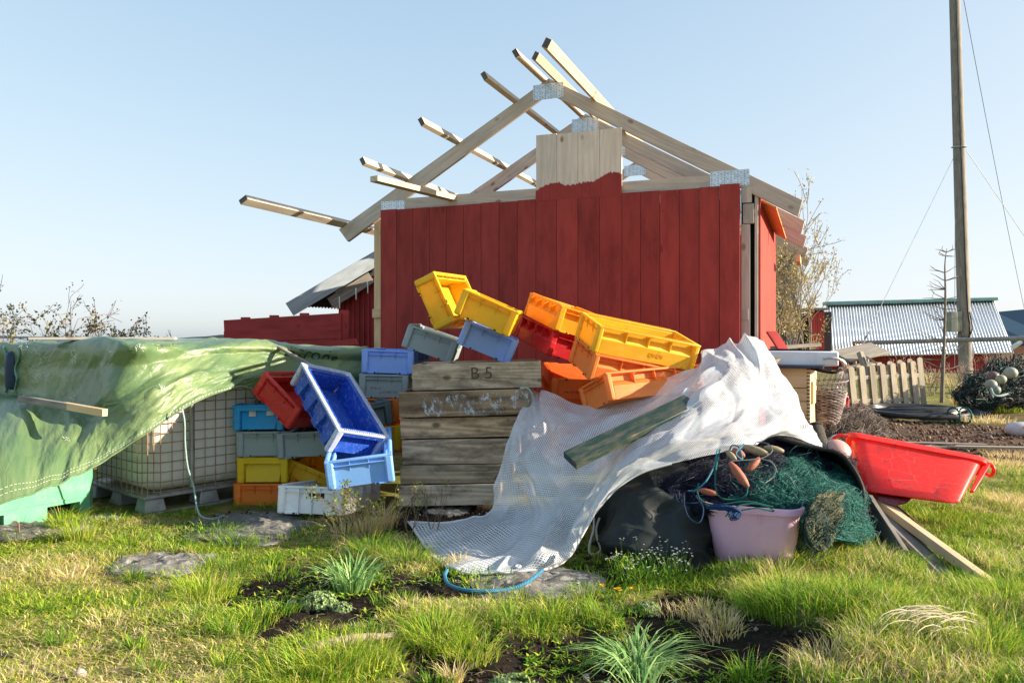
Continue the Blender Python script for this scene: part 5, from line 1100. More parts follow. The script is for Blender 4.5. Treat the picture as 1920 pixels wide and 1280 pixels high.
# pipe rail
rl=thing('pipe_rail','long horizontal grey steel pipe rail in front of the silver roofed shed','rail',loc=tuple(W(1603,642,18))); ro=Vector(rl.location)
m=MB(); m.tube([W(1622,642.5,18)-ro,W(1960,633,16.5)-ro],.052,10); m.build('rail',plain('grey_rail_steel',(.26,.25,.25),.5,.2,8,.4),rl,smooth=True)
m=MB(); m.tube(smooth_path([W(1603,690,18.6)-ro,W(1603,650,18.6)-ro,W(1604,642,18.6)-ro,W(1640,641,18.6)-ro],30),.045,8); m.build('rail_hoop',plain('brown_rail_steel',(.22,.17,.15),.5,.2,8,.4),rl,smooth=True)
m=MB(); m.tube([W(1626,643,18)-ro,W(1626,720,18)-ro],.045,8); m.build('rail_post',plain('rail_post_steel',(.26,.26,.27),.5,.2,8,.4),rl,smooth=True)
# silver roofed shed
ss=thing('silver_roof_shed','low red shed with a corrugated silver metal roof beyond the utility pole','shed',loc=tuple(W(1720,690,33))); so_=Vector(ss.location)
rl_,rr_=W(1549,572,36),W(1863,563,35.4); el,er=W(1556,668,32),W(1900,660.5,31.4); n=560
P=[];
for i in range(n+1):
    s=i/n; o_=Vector((0,-.03,.05))*math.sin(s*2*math.pi*58)*.5; P.append([tuple(rl_.lerp(rr_,s)+o_-so_),tuple((rl_.lerp(rr_,s)).lerp(el.lerp(er,s),.5)+o_-so_),tuple(el.lerp(er,s)+o_-so_)])
t=NT('corrugated_silver'); co=t.coord(); n_=t.noise(co,.9,5,.7); sp=t.noise(co,7,3,.5); col=t.ramp(n_,[(.3,(.62,.65,.68)),(.7,(.78,.81,.83))]); col=t.mix(t.ramp(sp,[(.71,0.0),(.73,.8)]),col,(.16,.10,.07)); SILV=t.bsdf(col,.45,.35,.5)
o=link('metal_roof',grid_mesh('metal_roof',np.array(P),SILV),ss); o.modifiers.new('thick','SOLIDIFY').thickness=.03
m=MB(); m.beam(rl_-so_+Vector((-.1,0,.07)),rr_-so_+Vector((.1,0,.07)),.5,.16); m.build('ridge_cap',plain('green_ridge',(.20,.36,.34),.5,.2,3),ss,.03)
m=MB(); k=0
a,b=el+Vector((.1,.5,0)),er+Vector((-.6,.5,0)); nb=80
for k in range(nb):
    p,q=a.lerp(b,k/nb),a.lerp(b,(k+1)/nb); p.z=q.z=0; z1=CH-(661-CY)/F*32+.1; pp=p+Vector((.008,0,0)); m.hexa([v_-so_ for v_ in(pp+Vector((0,0,-2.2)),q+Vector((0,0,-2.2)),q+Vector((0,.04,-2.2)),pp+Vector((0,.04,-2.2)),pp+Vector((0,0,z1)),q+Vector((0,0,z1)),q+Vector((0,.04,z1)),pp+Vector((0,.04,z1)))])
m.build('board_wall',REDB,ss)
m=MB(); m.hexa([v_-so_ for v_ in(Vector((b.x,b.y+.1,-2.2)),Vector((b.x+.05,b.y+.1,-2.2)),Vector((b.x+.3,b.y+7,-2.2)),Vector((b.x+.2,b.y+7,-2.2)),Vector((b.x,b.y+.1,.5)),Vector((b.x+.05,b.y+.1,.5)),Vector((b.x+.3,b.y+7,.5)),Vector((b.x+.2,b.y+7,.5)))]); m.build('end_wall',REDB,ss)
# red ribbed outbuilding left of it
ob2=thing('red_outbuilding','small dark red ribbed outbuilding behind the catkin bush','outbuilding',loc=tuple(W(1530,660,30))); oo=Vector(ob2.location)
m=MB()
for k in range(9):
    p=W(1517+k*3.2,640,30); q=W(1517+(k+1)*3.2-.8,640,30); m.bx(p.x-oo.x,q.x-oo.x,p.y-oo.y,p.y-oo.y+.05,-2-oo.z,CH+50/F*30-oo.z); m.bx(q.x-oo.x,q.x-oo.x+.02,p.y-oo.y+.02,p.y-oo.y+.06,-2-oo.z,CH+50/F*30-oo.z)
m.build('ribbed_wall',REDB,ob2)
m=MB(); p=W(1545,640,30.2); m.bx(p.x-oo.x,p.x-oo.x+.3,p.y-oo.y,p.y-oo.y+3,-2-oo.z,CH+48/F*30-oo.z); p=W(1508,640,30.4); m.bx(p.x-oo.x,p.x-oo.x+.2,p.y-oo.y,p.y-oo.y+3,-2-oo.z,CH+30/F*30-oo.z); m.build('dark_side',plain('shade_dark_wall',(.03,.025,.03),.8,.3,6),ob2)  # near-black side strips paint the shade beside the ribbed wall
m=MB(); p=W(1514,581,29.8); q=W(1553,581,29.8); m.bx(p.x-oo.x,q.x-oo.x,p.y-oo.y-.1,p.y-oo.y+3,p.z-oo.z,p.z-oo.z+.08); m.build('flat_roof',plain('grey_felt',(.12,.12,.13),.8,.2,5),ob2)
# slate blue house slice behind the shed
hb=thing('slate_house','tall narrow slate blue clad house end behind the unfinished shed','house',loc=tuple(W(1470,650,24))); ho=Vector(hb.location); m=MB()
za=CH+150/F*24
for k in range(16):
    p=W(1440+k*3.4,640,24); m.bx(p.x-ho.x,p.x-ho.x+.052,p.y-ho.y,p.y-ho.y+.05,-2-ho.z,za-ho.z)
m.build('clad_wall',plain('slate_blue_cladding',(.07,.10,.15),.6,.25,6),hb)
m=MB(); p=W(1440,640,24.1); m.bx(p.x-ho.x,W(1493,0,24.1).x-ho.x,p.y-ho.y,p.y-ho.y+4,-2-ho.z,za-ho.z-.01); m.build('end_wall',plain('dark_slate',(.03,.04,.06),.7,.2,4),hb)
m=MB(); p=W(1438,492,23.9); m.bx(p.x-ho.x,W(1496,0,23.9).x-ho.x,p.y-ho.y-.2,p.y-ho.y+4,za-ho.z+.002,za-ho.z+.12); m.build('roof_edge',plain('blue_roof_edge',(.10,.16,.24),.5,.2,4),hb)
# dark roofed house at the far right
hr=thing('dark_roof_house','house with a dark blue banded roof and brown wall at the right edge','house',loc=tuple(W(1905,690,42))); hh=Vector(hr.location)
a,b=W(1872,589,46),W(1990,578,44); c_,d_=W(1899,650,42),W(2010,640,40)
DR=NT('banded_dark_roof'); co=DR.coord(); sx=DR.n('ShaderNodeTexWave'); sx.inputs['Scale'].default_value=.16; DR.l(DR.map(co,(1,0,0)),sx.inputs[0]); BAND=DR.bsdf(DR.ramp(sx.outputs['Fac'],[(.55,(.045,.09,.12)),(.6,(.13,.19,.22))]),.6,0,.3)
m=MB(); m.hexa([q-hh for q in(c_,d_,b,a,c_+Vector((0,0,.15)),d_+Vector((0,0,.15)),b+Vector((0,0,.15)),a+Vector((0,0,.15)))]); m.build('roof',BAND,hr)
m=MB(); m.bx(c_.x-hh.x-.05,d_.x-hh.x,.6,.8,-2.2-hh.z,c_.z-hh.z+.05); m.bx(c_.x-hh.x-.4,c_.x-hh.x-.06,.8,6,-2.2-hh.z,c_.z-hh.z+.4); m.build('wall',plain('brown_red_wall',(.24,.11,.085),.8,.15,4),hr)
m=MB(); x=W(1913,0,42).x-hh.x; m.bx(x,x+.5,.55,.62,-2.2-hh.z,c_.z-hh.z-.4); m.build('dark_door',DARK,hr)
m=MB(); m.beam(W(1897,652,41.6)-hh,W(1915,640,41.6)-hh,.1,.22); m.build('gutter',GALV,hr)
# buoys and net heap on the right
BH=[[(1810,748,13.4),(1806,758,13.0),(1806,772,12.8)],[(1835,712,13.6),(1832,735,13.1),(1832,768,12.8)],[(1870,690,13.8),(1868,725,13.2),(1868,765,12.8)],[(1905,690,13.8),(1905,725,13.2),(1905,765,12.8)],[(1960,690,13.8),(1960,725,13.2),(1960,765,12.8)]]
netting('rope_heap',BH,'heap of dark ropes and nets under the pale buoys at the right edge',(.03,.035,.03),[(900,12,.2,.3,.15,.06,.006,(.035,.045,.045)),(300,14,.3,.3,.18,.1,.008,(.010,.07,.065)),(200,14,.3,.3,.15,.1,.006,(.16,.13,.11))],40,30,.12,'rope heap')
BUO=plastic('pale_green_buoy',(.30,.33,.25),.05,.5,(.58,.58,.48),.4,.2); BUB=plastic('brown_buoy',(.16,.10,.08),.05,.5)
for k,(x,y,D,r,lab,bmat) in enumerate(((1895,699,12.6,.105,'pale green buoy sitting highest on the rope heap at the right edge',BUO),(1877,711,12.5,.082,'pale buoy just below the highest one on the rope heap',BUO),(1858,721,12.4,.092,'yellowish pale buoy, leftmost of the pale ones on the rope heap',BUO),(1866,731,12.2,.082,'darker grey green buoy lowest on the rope heap',plastic('grey_green_buoy',(.20,.25,.21),.05,.5)),(1862,706,12.9,.10,'dark brown buoy behind the pale ones on the rope heap',BUB))):
    m=MB(); m.ball(W(x,y,D),r,12,(1,1,.92)); o=m.build('buoy',bmat,None,smooth=True); tag(o,lab,'buoy',group='buoys on the rope heap')
rope(P3((1862,745,12.0),(1860,738,12.0),(1858,728,12.05),(1864,740,11.95),(1876,742,11.95),(1890,738,12.0)),.014,RT,'teal rope loop hanging below the buoys')
m=MB(); a=G(1886,804,.09); m.lathe([(.02,0),(.05,.02),(.085,.07),(.09,.2),(.09,.6)],a,18,m=(Vector((1,-.05,.03)).to_track_quat('Z','Y').to_matrix())); bo=m.build('plastic_sack',plain('clear_white_plastic',(.62,.66,.70),.3,.15,12,transl=.3),None,smooth=True); tag(bo,'white plastic sack with red patches lying on the bare earth at the right edge','sack')
m=MB(); m.box((a.x+.22,a.y-.093,a.z+.02),(.12,.003,.05)); m.box((a.x+.42,a.y-.103,a.z+.01),(.09,.003,.06)); m.build('red_print',plain('red_print',(.55,.04,.03),.5),bo)
for a_,b_,w,lab in(((1668,829,9.6),(1850,834,9.3),.12,'thin grey board lying on the bare earth behind the red tub'),((1745,836,9.2),(1960,840,8.9),.09,'long pale board lying on the bare earth reaching the right edge'),((1700,838,9.0),(1790,836,9.1),.10,'dark board lying on the bare earth behind the red tub')):
    a,b=G(a_[0],a_[1],.03),G(b_[0],b_[1],.03); m=MB(); m.beam(a,b,w,.025); o=m.build('ground_board',GREYW if 'pale' not in lab else CLUT,None,.003); tag(o,lab,'board')
BLUEJ=plain('faded_blue_cloth',(.06,.09,.16),.9,.6,30,bump=.6); m=MB(); m.ball(G(1832,772,.05),.16,10,(1.3,.7,.45)); o=m.build('cloth_bundle',BLUEJ,None,smooth=True)
for v in o.data.vertices: v.co+=Vector((nz(v.co.x*9,v.co.y*9,v.co.z*9),0,nz(v.co.z*11,v.co.x*9,3)))*.09
tag(o,'small dark bundle of rags on the earth below the rope heap','bundle')
# ------------------------------------------------------------------ grass
def leafmat(name,transl=.4,rough=.5):
    t=NT(name); a=t.n('ShaderNodeAttribute'); a.attribute_name='tint'; return t.bsdf(a.outputs['Color'],rough,0,.12,None,transl)
GRASS=leafmat('grass_blade'); LEAF=leafmat('leaf_surface',.35,.45)
def blades(pos,h,w,az,bend,col,rg,seg=(0,.38,.72,1.0),droop=.0):
    """pos (n,3); bend = horizontal reach as a fraction of h"""
    n=len(pos); d=np.stack([np.cos(az),np.sin(az),np.zeros(n)],1); s=np.stack([-np.sin(az),np.cos(az),np.zeros(n)],1)
    tw=rg.random(n)*np.pi; s=s*np.cos(tw)[:,None]+d*np.sin(tw)[:,None]*.6
    V=[];ws=(1.0,.95,.62,0)
    for k,t in enumerate(seg):
        c=pos+d*(bend*h*t**1.9)[:,None]; c=c+np.array([0,0,1.0])*(h*(t-(droop*t**2.6))*np.sqrt(np.maximum(.12,1-(.6*np.minimum(bend,1.2)*t)**2)))[:,None]
        if k<3: V.append(c-s*(w*ws[k]/2)[:,None]); V.append(c+s*(w*ws[k]/2)[:,None])
        else: V.append(c)
    V=np.stack(V,1); b=np.arange(n)[:,None]*7
    q=np.concatenate([b+np.array([[0,1,3,2]]),b+np.array([[2,3,5,4]])]); t3=b+np.array([[4,5,6]])
    shade=np.array([.75,.75,.92,.92,1.05,1.05,1.1]); C_=np.repeat(col[:,None,:],7,1)
    tip=np.array([0,0,0,0,.05,.05,.12])[None,:,None]; C_=C_*(1+tip)
    return V.reshape(-1,3),q,t3,C_.reshape(-1,3)
def join(parts):
    P=[];Q=[];T=[];K=[];o=0
    for v,q,t,c in parts: P.append(v);Q.append(q+o);T.append(t+o);K.append(c);o+=len(v)
    return np.concatenate(P),[np.concatenate(Q),np.concatenate(T)],np.concatenate(K)
PAL=np.array([(.16,.30,.025),(.42,.50,.05),(.68,.54,.25),(.06,.17,.018),(.58,.60,.10),(.80,.66,.42),(.24,.42,.035)])
def pick(rg,n,wts):
    k=rg.choice(len(PAL),n,p=np.array(wts)/sum(wts)); return PAL[k]*(0.75+.5*rg.random((n,1)))
GRID=dict(x0=-7.5,y0=1.8,dx=.05,nx=330,ny=270); 
hm=np.zeros((GRID['nx'],GRID['ny'])); smk=np.zeros_like(hm); cl=np.zeros_like(hm); dr=np.zeros_like(hm)
ROCKS=[(465,982,125,34),(296,1056,92,25),(60,1000,100,20),(185,978,45,10),(1015,1088,125,36),(840,955,50,10)]
RK=[]
for px,py,rx,ry in ROCKS:
    g=G(px,py); RK.append((g.x,g.y,rx*g.y/F,ry*g.y/F*g.y/CH))
for i in range(GRID['nx']):
    for j in range(GRID['ny']):
        x=GRID['x0']+i*.05; y=GRID['y0']+j*.05; s=soilness(x,y); hm[i,j]=hgt(x,y); smk[i,j]=s; cl[i,j]=fbm(x*1.7,y*1.7,12,4); dr[i,j]=fbm(x*1.1,y*1.1,31,4)
        for rx,ry,a,b in RK:
            if ((x-rx)/a)**2+((y-ry)/b)**2<.8: smk[i,j]=1
for (ax_,ay_,bx_,by_,wd_) in ((2.64,5.3,2.46,3.85,.085),(2.5,5.3,2.36,4.1,.10),(2.45,5.25,2.26,4.4,.05),(2.5,5.3,2.55,4.7,.07)):
    for i in range(GRID['nx']):
        x=GRID['x0']+i*.05
        if not 2<x<3: continue
        for j in range(GRID['ny']):
            y=GRID['y0']+j*.05
            if 3.7<y<5.4:
                t_=min(1,max(0,((x-ax_)*(bx_-ax_)+(y-ay_)*(by_-ay_))/((bx_-ax_)**2+(by_-ay_)**2))); d=math.hypot(x-ax_-t_*(bx_-ax_),y-ay_-t_*(by_-ay_))
                if d<wd_+.05: smk[i,j]=max(smk[i,j],min(1,(wd_+.06-d)/.05))
for i in range(GRID['nx']):
    for j in range(GRID['ny']):
        x=GRID['x0']+i*.05; y=GRID['y0']+j*.05
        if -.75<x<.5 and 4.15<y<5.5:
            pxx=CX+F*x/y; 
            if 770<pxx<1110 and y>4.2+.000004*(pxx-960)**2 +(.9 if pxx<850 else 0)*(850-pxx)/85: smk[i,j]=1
def look(A,x,y):
    fx=np.clip((x-GRID['x0'])/.05,0,GRID['nx']-1.01); fy=np.clip((y-GRID['y0'])/.05,0,GRID['ny']-1.01); i=fx.astype(int); j=fy.astype(int); a=fx-i; b=fy-j
    return A[i,j]*(1-a)*(1-b)+A[i+1,j]*a*(1-b)+A[i,j+1]*(1-a)*b+A[i+1,j+1]*a*b
def vis(x,y,m=1.3): return np.abs(x)<y*.68+m
rg=np.random.default_rng(5); parts=[]
def field(n,xr,yr,kind):
    x=rg.uniform(*xr,n); y=rg.uniform(*yr,n); s=look(smk,x,y); c=look(cl,x,y); d=look(dr,x,y)
    keep=vis(x,y)&(rg.random(n)>s*1.02)
    keep&=~((y>5.55)&(x<2.1)&(x>-3.0)); keep&=rg.random(n)<np.clip(.85+1.0*c,.45,1)
    x,y,c,d=x[keep],y[keep],c[keep],d[keep]; n=len(x); z=look(hm,x,y)
    right=1/(1+np.exp(-(x-.75)*4)); 
    if kind=='left': keep=rg.random(n)>right
    else: keep=rg.random(n)<right
    x,y,c,d,z=x[keep],y[keep],c[keep],d[keep],z[keep]; n=len(x)
    dryw=np.clip(.5+d*1.8,0,1)
    if kind=='left':
        h=rg.uniform(.010,.045,n)*(1+np.clip(c,-.4,.6)*1.2); bend=rg.uniform(.4,1.9,n); w=rg.uniform(.0030,.0070,n)
        h=np.where(y>4.7,h*.6,h)
        col=np.where((rg.random(n)<dryw*.62)[:,None],pick(rg,n,(0,.15,1,0,.25,.75,0)),pick(rg,n,(.8,.9,.1,.25,.7,0,.7)))
    else:
        h=rg.uniform(.03,.085,n)*(1+np.clip(c,-.4,.6)*1.2); bend=rg.uniform(.2,1.3,n); w=rg.uniform(.0026,.0056,n)
        h=np.where(y>4.6,h*.66,h)
        col=np.where((rg.random(n)<dryw*.60)[:,None],pick(rg,n,(0,.2,1,0,.4,.7,0)),pick(rg,n,(1,.6,.06,.7,.3,0,.9)))
    az=rg.uniform(0,6.283,n)
    parts.append(blades(np.stack([x,y,z-.003],1),h,w,az,bend,col,rg))
field(430000,(-5.6,2.2),(2.6,5.6),'left'); field(210000,(-.2,5.6),(2.6,5.9),'right'); field(75000,(1.8,8.0),(5.4,9.0),'right')
n=70000; x=rg.uniform(-4.2,4.2,n); y=rg.uniform(2.6,6.0,n); k=vis(x,y)&(rg.random(n)>look(smk,x,y)*.93)&(rg.random(n)<np.clip(.45+1.6*look(dr,x,y),.08,1))&~((y>5.5)&(x<2.1)&(x>-3)); x,y=x[k],y[k]; n=len(x)
parts.append(blades(np.stack([x,y,look(hm,x,y)+rg.uniform(0,.02,n)],1),rg.uniform(.012,.03,n),rg.uniform(.002,.0045,n),rg.uniform(0,6.283,n),rg.uniform(2.0,5.0,n),pick(rg,n,(0,.2,1,0,.3,1,0))*rg.uniform(.6,1.1,(n,1)),rg))
def tuft(px,py,n,rad,h0,wts,w0=.004,bend=(.2,1.1),D=None,droop=.15):
    g=G(px,py) if D is None else W(px,py,D); r=rad*np.sqrt(rg.random(n)); a=rg.uniform(0,6.283,n); x=g.x+r*np.cos(a); y=g.y+r*np.sin(a)*.8; z=look(hm,x,y) if D is None else np.full(n,g.z)
    h=h0*rg.uniform(.5,1.1,n); az=a+rg.normal(0,.5,n); parts.append(blades(np.stack([x,y,z-.004],1),h,w0*rg.uniform(.6,1.2,n),az,rg.uniform(*bend,n),pick(rg,n,wts),rg,droop=droop))
LG=(1,.9,.1,.3,.5,0,.9); DG=(1,.25,.05,1,.1,0,.8); ST=(0,.1,1,0,.2,1,0); YG=(.5,1,.25,.1,1,.1,.6)
for a in((118,1000,260,.10,.20,LG),(150,1015,200,.10,.17,YG),(345,972,200,.11,.09,DG),(300,975,90,.08,.06,DG),(390,1105,420,.14,.17,LG),(370,1120,180,.12,.13,YG),(420,1000,200,.15,.12,DG),(440,1020,220,.14,.12,DG),
 (690,1000,260,.10,.26,ST),(650,1010,120,.10,.22,ST),(720,985,200,.09,.24,ST),(700,1035,300,.14,.16,DG),(760,1050,260,.14,.14,DG),(620,1250,560,.16,.16,LG),(680,1235,300,.14,.14,YG),(820,1195,620,.15,.16,LG),(880,1210,320,.13,.14,YG),(560,1270,300,.15,.13,YG),
 (470,1160,240,.13,.10,LG),(440,1185,220,.11,.10,DG),(250,1150,260,.2,.08,YG),(960,1160,160,.10,.11,DG),(1040,1150,120,.08,.12,LG),(1330,1140,240,.14,.08,ST),(1270,1132,120,.12,.07,ST),(1460,1150,700,.20,.16,DG),(1530,1170,800,.22,.17,DG),(1630,1180,600,.22,.16,LG),(1480,1130,700,.22,.17,YG),(1590,1135,700,.24,.15,YG),
 (1500,1060,520,.15,.17,YG),(1550,1050,520,.14,.19,YG),(1590,1070,300,.15,.13,LG),(1450,1075,420,.16,.12,DG),(1380,1078,300,.14,.11,DG),(1690,950,400,.16,.10,DG),(1760,970,500,.2,.10,LG),(1900,940,500,.2,.10,ST),(1870,870,500,.25,.10,ST),(1900,850,400,.3,.12,ST),(1890,1140,500,.16,.12,LG),(1790,1150,400,.16,.10,YG),(1890,1170,700,.2,.15,LG),(1700,1140,400,.2,.12,LG),
 (1720,1230,500,.18,.14,LG),(1560,1265,400,.16,.10,ST),(1850,1255,600,.18,.16,LG),(1640,1250,400,.15,.12,YG),(1140,1190,50,.08,.08,DG),(1130,1150,90,.09,.12,DG),(1010,1168,110,.09,.09,LG),(905,1150,140,.12,.09,DG),(740,1125,120,.12,.09,DG),(1090,1110,100,.1,.08,DG),(520,1070,160,.12,.10,DG),(430,1060,260,.16,.12,DG),(330,1025,160,.14,.09,DG),(240,1020,160,.14,.10,LG),(1080,1205,60,.08,.06,DG),(760,1160,200,.12,.08,YG)): tuft(*a)
for k_ in range(26): tuft(rg.uniform(20,900),rg.uniform(1040,1270),90,rg.uniform(.04,.09),rg.uniform(.06,.11),(DG,LG,DG,ST)[k_%4],.005)
for k_ in range(16): tuft(rg.uniform(1350,1900),rg.uniform(1060,1270),110,rg.uniform(.05,.1),rg.uniform(.08,.14),(DG,ST,DG,LG)[k_%4],.005)
for px_,py_,rx_,ry_ in ROCKS[:5]:
    for k_ in range(16):
        a_=6.283*k_/16+rg.random()*.3; tuft(px_+rx_*.98*math.cos(a_),py_+ry_*1.0*math.sin(a_),45,.07,.07 if math.sin(a_)<.3 else .09,(LG,DG,YG)[k_%3],.005)
for a in((1815,770,420,.20,.38,ST),(1800,765,200,.16,.30,ST),(1880,770,700,.35,.32,LG),(1905,765,500,.35,.35,YG),(1850,768,260,.25,.22,YG),(1760,720,220,.35,.45,ST),(1820,735,240,.45,.4,ST),(1700,740,160,.4,.3,ST),(1640,780,120,.3,.2,ST),(1850,790,200,.4,.15,ST)):
    px,py,n,rad,h0,wts=a; tuft(px,py,n,rad,h0,wts,.009,(.2,.9),D=CH*F/(py-CY))
v,fs,c=join(parts); gob=link('grass',np_mesh('grass',v,fs,GRASS,col=c)); tag(gob,'spring grass, green and straw coloured, over the whole foreground','grass',kind='stuff')
# small broad leaved weeds in the turf
parts=[]; n=12000; x=rg.uniform(-3.6,3.4,n); y=rg.uniform(2.7,5.2,n); k=vis(x,y)&(look(cl,x,y)>-.1); x,y=x[k],y[k]; n=len(x); P=np.repeat(np.stack([x,y,look(hm,x,y)],1),4,0); az=np.tile(np.arange(4)*1.57,n)+np.repeat(rg.random(n)*6,4); m4=len(P)
parts.append(blades(P,rg.uniform(.010,.028,m4),rg.uniform(.007,.016,m4),az,rg.uniform(1.0,1.8,m4),pick(rg,m4,(.8,.8,0,.7,.2,0,.9)),rg)); v,fs,c=join(parts); o=link('weeds',np_mesh('weeds',v,fs,LEAF,col=c)); tag(o,'low leafy weeds scattered through the turf','weeds',kind='stuff')
# soil crumbs and small stones
m=MB(); vs=[];fq=[];cc=[];o_=0; base=np.array([(1,0,0),(-1,0,0),(0,1,0),(0,-1,0),(0,0,1),(0,0,-1)],float); tri=np.array([(0,2,4),(2,1,4),(1,3,4),(3,0,4),(2,0,5),(1,2,5),(3,1,5),(0,3,5)])
for k in range(9000):
    if k<6000: x=rg.uniform(-2.4,2.2); y=rg.uniform(2.7,5.8)
    else: x=rg.uniform(2.4,7.2); y=rg.uniform(6.8,12.5)
    s=float(look(smk,np.array([x]),np.array([y]))[0]) if y<14 else 0
    if rg.random()>s: continue
    r=rg.uniform(.004,.016)*(1 if k<6000 else 2.2); z=float(look(hm,np.array([x]),np.array([y]))[0]); vs.append(base*r*rg.uniform(.6,1.3,(6,3))+np.array([x,y,z+r*.3])); fq.append(tri+o_); o_+=6
    b=np.array((.035,.026,.018)) if k<6000 else np.array((.13,.09,.062)); b=b*rg.uniform(.5,1.7) if rg.random()>.04 else np.array((.30,.28,.25)); cc.append(np.repeat(b[None],6,0))
t=NT('soil_crumb'); a_=t.n('ShaderNodeAttribute'); a_.attribute_name='tint'; CRM=t.bsdf(a_.outputs['Color'],.95,0,.1)
o=link('soil_crumbs',np_mesh('soil_crumbs',np.concatenate(vs),[np.concatenate(fq)],CRM,col=np.concatenate(cc))); tag(o,'crumbs of dark soil and grit on the bare patches','soil',kind='stuff')
# ------------------------------------------------------------------ rocks
t=NT('lichen_rock'); co=t.coord(); n1=t.noise(co,5,8,.7); n2=t.noise(co,16,8,.75); col=t.ramp(n1,[(.3,(.10,.095,.085)),(.7,(.28,.265,.24))]); lich=t.ramp(n2,[(.55,0.0),(.62,.7)]); col=t.mix(lich,col,(.46,.46,.43)); n3=t.noise(co,9,6,.7); col=t.mix(t.ramp(n3,[(.60,0.0),(.7,.7)]),col,(.10,.11,.035)); ROCK=t.bsdf(col,.9,0,.2,t.bump(n2,.7,.012,t.bump(n1,.8,.03)))
RL=['broad lichen spotted rock slab under the orange and white crates','flat grey rock in the turf at the left, below the caged tank','flat mossy rock by the pale green bin at the left edge','small flat rock between the green bin and the grass','flat grey rock slab under the blue rope','small rock on dark soil at the foot of the wooden boxes']
for (px,py,rx,ry),(cx,cy,a,b),lab in zip(ROCKS,RK,RL):
    m=MB(); m.ball((0,0,0),1,36,(1,1,1)); o=m.build('rock',ROCK,None,smooth=True); hz=.042 if rx>50 else .03
    for v in o.data.vertices:
        p=v.co.normalized(); q=1+.22*fbm(p.x*1.6+cx,p.y*1.6,p.z*1.6,4); sq=.85
        xx=math.copysign(abs(p.x)**sq,p.x); yy=math.copysign(abs(p.y)**sq,p.y); zz=math.copysign(abs(p.z)**.55,p.z)
        v.co=Vector((xx*a*q,yy*b*q,zz*hz*(1+.55*fbm(p.x*3+cx,p.y*3,2,4)+.25*fbm(p.x*9+cx,p.y*9,2,3)-.3*p.y)))
    o.location=(cx,cy,hgt(cx,cy)-.005); tag(o,lab,'rock')
for px,py,r,lab in((150,1268,.022,'small pale pointed stone in the turf at the bottom left corner'),(549,1127,.017,'small white stone by the silvery stonecrop cushion'),(1100,1237,.014,'small white stone on the dark soil below the daffodil clump')):
    m=MB(); m.ball((0,0,0),r,8,(1,.8,1.1)); o=m.build('stone',plain('pale_stone',(.36,.33,.29),.8,.15,30),None,smooth=True)
    for v in o.data.vertices: v.co*=1+.75*nz(v.co.x*45,v.co.y*45,v.co.z*45+px)
    g=G(px,py); o.location=(g.x,g.y,hgt(g.x,g.y)+r*.5); tag(o,lab,'stone')
# ------------------------------------------------------------------ garden plants
def plant(name,label,cat_,px,py,part,sets,group=None):
    g=G(px,py); e=thing(name,label,cat_,loc=(g.x,g.y,hgt(g.x,g.y)),group=group)
    for nm,mat_,ps in sets:
        v,fs,c=join(ps); link(nm,np_mesh(nm,v,fs,mat_,col=c),e)
    return e
def rosette(n,rad,h0,w0,bend,cols,droop=.3,seed=0,var=.45):
    r_=np.random.default_rng(seed); a=r_.uniform(0,6.283,n); r=rad*np.sqrt(r_.random(n)); P=np.stack([r*np.cos(a),r*np.sin(a),np.zeros(n)-.005],1); h=h0*r_.uniform(1-var,1.1,n); col=np.array(cols)[r_.integers(0,len(cols),n)]*r_.uniform(.75,1.25,(n,1))
    return blades(P,h,w0*r_.uniform(.7,1.2,n),a+r_.normal(0,.4,n),r_.uniform(*bend,n),col,r_,seg=(0,.4,.75,1.0),droop=droop)
BLU=[(.17,.36,.11),(.28,.48,.16),(.45,.62,.24),(.12,.26,.08)]
plant('daffodil_clump','blue green daffodil clump in the dark soil left of the white mesh tarpaulin','plant',660,1095,None,[('leaves',LEAF,[rosette(150,.085,.27,.011,(.2,1.15),BLU,.32,1)])])
plant('daffodil_clump','largest daffodil clump with drooping leaves in the dark soil at the bottom','plant',1195,1218,None,[('leaves',LEAF,[rosette(210,.09,.25,.0115,(.5,1.4),BLU,.50,2)])])
plant('daffodil_clump','daffodil leaves at the bottom edge below the largest clump','plant',1205,1300,None,[('leaves',LEAF,[rosette(60,.07,.20,.010,(.2,1.2),BLU+[(.24,.30,.08)],.3,3)])])
plant('young_shoots','thin young leaves rising from dark soil by the silvery stonecrop cushion','plant',525,1140,None,[('leaves',LEAF,[rosette(12,.04,.12,.007,(.2,1.3),BLU+[(.30,.34,.06)],.3,4)])])
